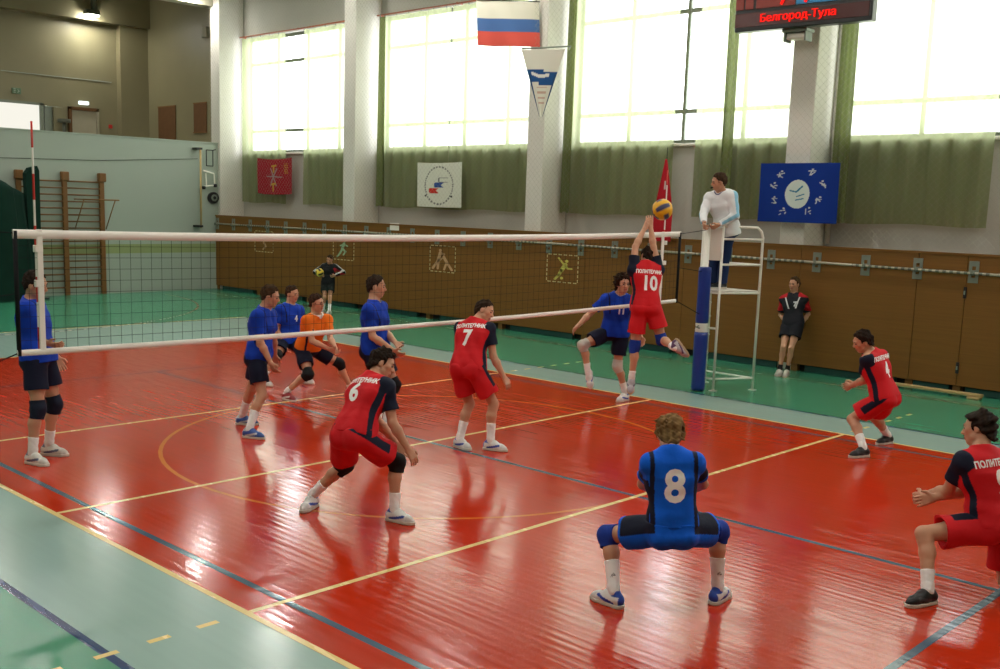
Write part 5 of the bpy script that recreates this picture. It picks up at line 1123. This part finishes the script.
# ------------------------------------------------------------------ net, posts, stand
r = tag(empty('volleyball_net', (0, 4.5, 1.43)), 'black volleyball net with white bands stretched across the red court', 'net')
Y0, Y1 = -.25 - 4.5, 9.50 - 4.5
def sagz(y): return -.045 * (1 - ((y) / 4.75) ** 2)
def bandmesh(z0, z1, th, nm):
    V, F = [], []; n = 60
    for i in range(n + 1):
        y = Y0 + (Y1 - Y0) * i / n; s_ = sagz(y); wv = .004 * math.sin(y * 5)
        V += [(-th + wv, y, z0 + s_), (th + wv, y, z0 + s_), (th * 1.6 + wv, y, (z0 + z1) / 2 + s_), (th + wv, y, z1 + s_), (-th + wv, y, z1 + s_), (-th * 1.6 + wv, y, (z0 + z1) / 2 + s_)]
    for i in range(n):
        for k in range(6): F.append((i * 6 + k, (i + 1) * 6 + k, (i + 1) * 6 + (k + 1) % 6, i * 6 + (k + 1) % 6))
    return np_mesh(nm, np.array(V), np.array(F), M['band'], r)
bandmesh(.955, 1.030, .006, 'top_band'); bandmesh(-.02, .032, .006, 'bottom_band')
b = MB(); n = 96
for i in range(n + 1):
    y = Y0 + .02 + (Y1 - Y0 - .04) * i / n; s_ = sagz(y); b.tube([(0, y, .02 + s_), (0, y, .97 + s_)],   .0017, M['ncord'], n=4, cap=False)
for j in range(1, 10):
    z = j * .0985 + .01; b.tube([(0, Y0 + (Y1 - Y0) * i / 24, z + sagz(Y0 + (Y1 - Y0) * i / 24)) for i in range(25)],   .0017, M['ncord'], n=4, cap=False)
b.build('netting', r)
for y in (-.03 - 4.5, 9.04 - 4.5):
    b = MB(); b.box((-.010, y - .025, -.02), (.010, y + .025, 1.03), M['band'], .003); b.build('side_band', r)
for y, mm in ((Y0 + .02, 'ncord'), (Y1 - .02, 'ncord')):
    b = MB(); b.tube([(0, y, -.02), (0, y, 1.02)], .020, M[mm], n=8); b.build('end_cord', r, True)
for y in (-.055 - 4.5, 9.09 - 4.5):
    a = MB(); a._mi(M['antwhite']); a._mi(M['antred']); a.tube([(-.015, y, k * .212) for k in range(10)], .0095, M['antwhite'], n=8)
    for q in range(72): a.m[q] = (q // 8) % 2 ^ 1 ^ 1 if False else (1 if (q // 8) % 2 == 0 else 0)
    a.build('antenna', r, True)
    for z in (.84, .55): MB().box((-.028, y - .02, z), (.014, y + .05, z + .06), M['band'], .004).build('clip', r)
for ya, yb, nm in ((Y1, 10.20 - 4.5, 'far'), (Y0, -1.0 - 4.5, 'near')):
    b = MB(); b.tube([(0, ya, 1.0), (0, yb, 1.06)], .005, M['ncord'], n=5); b.tube([(0, ya, .0), (0, yb, -.25)], .006, M['ncord'], n=5); b.tube([(0, ya, .5), (0, yb, .42)], .004, M['ncord'], n=5); b.build('tension_cord', r)
def post(y, label):
    r = tag(empty('net_post', (0, y, 0)), label, 'post')
    b = MB(); b.tube([(0, 0, 0), (0, 0, 2.55)], .045, M['white'], n=14); b.build('pole', r, True)
    b = MB(); b.lathe([(.05, 0), (.100, .004), (.105, .05), (.102, .45), (.106, .85), (.101, .915), (.05, .92)], (0, 0, .01), M['padblue'], 20); b.build('lower_pad', r, True)
    b = MB(); b.lathe([(.05, 0), (.096, .005), (.100, .05), (.094, .40), (.098, .80), (.092, .86), (.05, .87)], (0, 0, 1.06), M['padblue'], 20); b.build('upper_pad', r, True)
    b = MB(); b.lathe([(.05, 0), (.095, 0), (.10, .03), (.09, .08), (.10, .12), (.095, .14), (.05, .14)], (0, 0, .92), M['padwhite'], 16); b.tube([(.02, -.06, .98), (.0, -.16, 1.01), (0, -.06, 1.03)], .015, M['steel'], n=6); b.build('strap', r, True)
    b = MB(); b.lathe([(.0, 0), (.06, 0), (.06, .05), (0, .05)], (0, 0, 2.54), M['steel'], 12); b.build('pulley_cap', r)
    return r
post(10.22, 'white net post wrapped in blue padding beside the referee stand')
post(-1.08, 'white net post in blue padding at the near end of the net')
# referee stand: tubular, narrow at the front, wide at the back
r = tag(empty('referee_stand', (.1, 10.6, 0)), 'white tubular referee stand with a ladder back beside the blue net post', 'stand')
P = dict(a=(-.13, 10.32), b=(.175, 10.38), c=(.51, 10.99), d=(-.36, 11.00)); P = {k: (v[0] - .1, v[1] - 10.6) for k, v in P.items()}
T = lambda k, z: (*P[k], z)
for k, zt in (('a', 2.56), ('b', 2.56)):
    b = MB(); b.tube([T(k, 0), T(k, zt)], .021, M['white'], n=10); b.build('leg', r, True)
for k, f in (('c', 'b'), ('d', 'a')):
    e = np.array(P[f]) - np.array(P[k]); e = e / np.linalg.norm(e)
    b = MB(); b.tube([T(k, 0), T(k, 2.39), (P[k][0] + e[0] * .03, P[k][1] + e[1] * .03, 2.48), (P[k][0] + e[0] * .10, P[k][1] + e[1] * .10, 2.54), T(f, 2.55)], .021, M['white'], n=10); b.build('leg', r, True)
for p, q, z in (('b', 'c', 2.36), ('a', 'd', 2.36), ('b', 'c', 1.97), ('a', 'd', 1.97), ('c', 'd', 1.97), ('b', 'c', 1.53), ('a', 'd', 1.53), ('a', 'b', 1.53), ('c', 'd', 1.53), ('b', 'c', .19), ('a', 'd', .19), ('c', 'd', .19), ('a', 'b', .19), ('a', 'b', .98)):
    b = MB(); b.tube([T(p, z), T(q, z)], .017, M['white'], n=8); b.build('crossbar', r, True)
for z in (.50, .80, 1.10, 1.32):
    b = MB(); b.tube([(P['a'][0] + .03, P['a'][1] + .02, z), (P['d'][0] + .03, P['d'][1] - .02, z)], .014, M['white'], n=8); b.build('step', r, True)
b = MB(); b.prism([P['a'], P['b'], P['c'], P['d']][::-1], lambda u, v, w_: (u, v, 1.572 - w_), .022, M['padwhite']); b.build('platform', r)
b = MB(); A, B_ = np.array(P['a']), np.array(P['b']); d = (B_ - A); n_ = np.array((d[1], -d[0])) / np.linalg.norm(d) * .03
q = [A + d * .08 + n_, B_ - d * .02 + n_, B_ - d * .02 + n_ * .3, A + d * .08 + n_ * .3]
b.prism([tuple(p) for p in q][::-1], lambda u, v, w_: (u, v, 2.53 - w_), .50, M['padwhite']); b.build('front_panel', r)
for k in 'abcd':
    b = MB(); b.box((P[k][0] - .05, P[k][1] - .05, 0), (P[k][0] + .05, P[k][1] + .05, .012), M['padwhite'], .003); b.build('foot_plate', r)

# ------------------------------------------------------------------ lamps
LAMPS = [(-24.30, 12.25, 8.36, 1), (-19.15, 12.78, 8.42, 1)] + [(x, y, 8.72, 0) for x in (-13.3, -6.9, -.8, 5.5) for y in (11.5, 5.5, -.5, -6)] + [(-18.9, 6.2, 8.2, 0), (-18.9, .5, 8.2, 0), (11, 8.5, 9.0, 0), (11, 1.5, 9.0, 0)]
for i, (x, y, z, seen) in enumerate(LAMPS):
    lb = ('lit greenish floodlight under the gallery beam, upper left', 'lit floodlight at the top edge beside the first pilaster')[i] if seen else 'lit ceiling floodlight on a beam above the court'
    r = tag(empty('ceiling_floodlight', (x, y, z)), lb, 'lamp', None if seen else 'ceiling floodlights above the court')
    s_ = .8 if seen else 1.
    b = MB(); b.box((-.20 * s_, -.26 * s_, .0), (.20 * s_, .26 * s_, .16), M['lampcase'], .03); b.build('housing', r)
    b = MB(); b.box((-.17 * s_, -.23 * s_, -.03), (.17 * s_, .23 * s_, .0), M['lamp'], .01); b.build('lamp_glass', r)
    b = MB(); top = 8.75 if not seen else 9.0; b.tube([(0, 0, .15), (0, 0, max(.3, ZC - z))], .03, M['lampcase'], n=8)
    if i == 0: b.tube([(0, .1, .12), (.5, -.2, 1.2)], .09, M['lampcase'], n=8)
    b.build('bracket', r)

# ------------------------------------------------------------------ sky, camera, view
wd = bpy.data.worlds.new('daylight'); SC.world = wd; wd.use_nodes = True
bg = wd.node_tree.nodes['Background']; bg.inputs[0].default_value = (.75, .85, 1., 1); bg.inputs[1].default_value = .6
CAM = (1044.93732, 8.72197, -3.74498, 2.76972, 2.34422, -0.15463, 0.02945, -26.88271, 32.87689)
cd = bpy.data.cameras.new('camera'); cam = bpy.data.objects.new('camera', cd); COL.objects.link(cam)
f_, cx0, cy0, cz0, yaw, pitch, roll, sx_, sy_ = CAM
cp, sp, cyw, syw = math.cos(pitch), math.sin(pitch), math.cos(yaw), math.sin(yaw)
Fv = Vector((cyw * cp, syw * cp, sp)); R0 = Vector((syw, -cyw, 0)); U0 = R0.cross(Fv)
Rv = R0 * math.cos(roll) + U0 * math.sin(roll); Uv = -R0 * math.sin(roll) + U0 * math.cos(roll)
mw = Matrix.Identity(4)
for i in range(3): mw[i][0] = Rv[i]; mw[i][1] = Uv[i]; mw[i][2] = -Fv[i]; mw[i][3] = (cx0, cy0, cz0)[i]
cam.matrix_world = mw
cd.sensor_fit = 'HORIZONTAL'; cd.sensor_width = 36.; cd.lens = f_ * 36. / 1000.
cd.shift_x = -sx_ / 1000.; cd.shift_y = sy_ / 1000.; cd.clip_end = 200
SC.camera = cam
SC.view_settings.view_transform = 'Standard'; SC.view_settings.look = 'None'; SC.view_settings.gamma = 1; SC.view_settings.use_curve_mapping = False
SC.view_settings.exposure = 0.
try:
    SC.cycles.use_denoising = True; SC.cycles.max_bounces = 8; SC.cycles.diffuse_bounces = 4; SC.cycles.transparent_max_bounces = 12; SC.cycles.sample_clamp_indirect = 6.
except Exception: pass
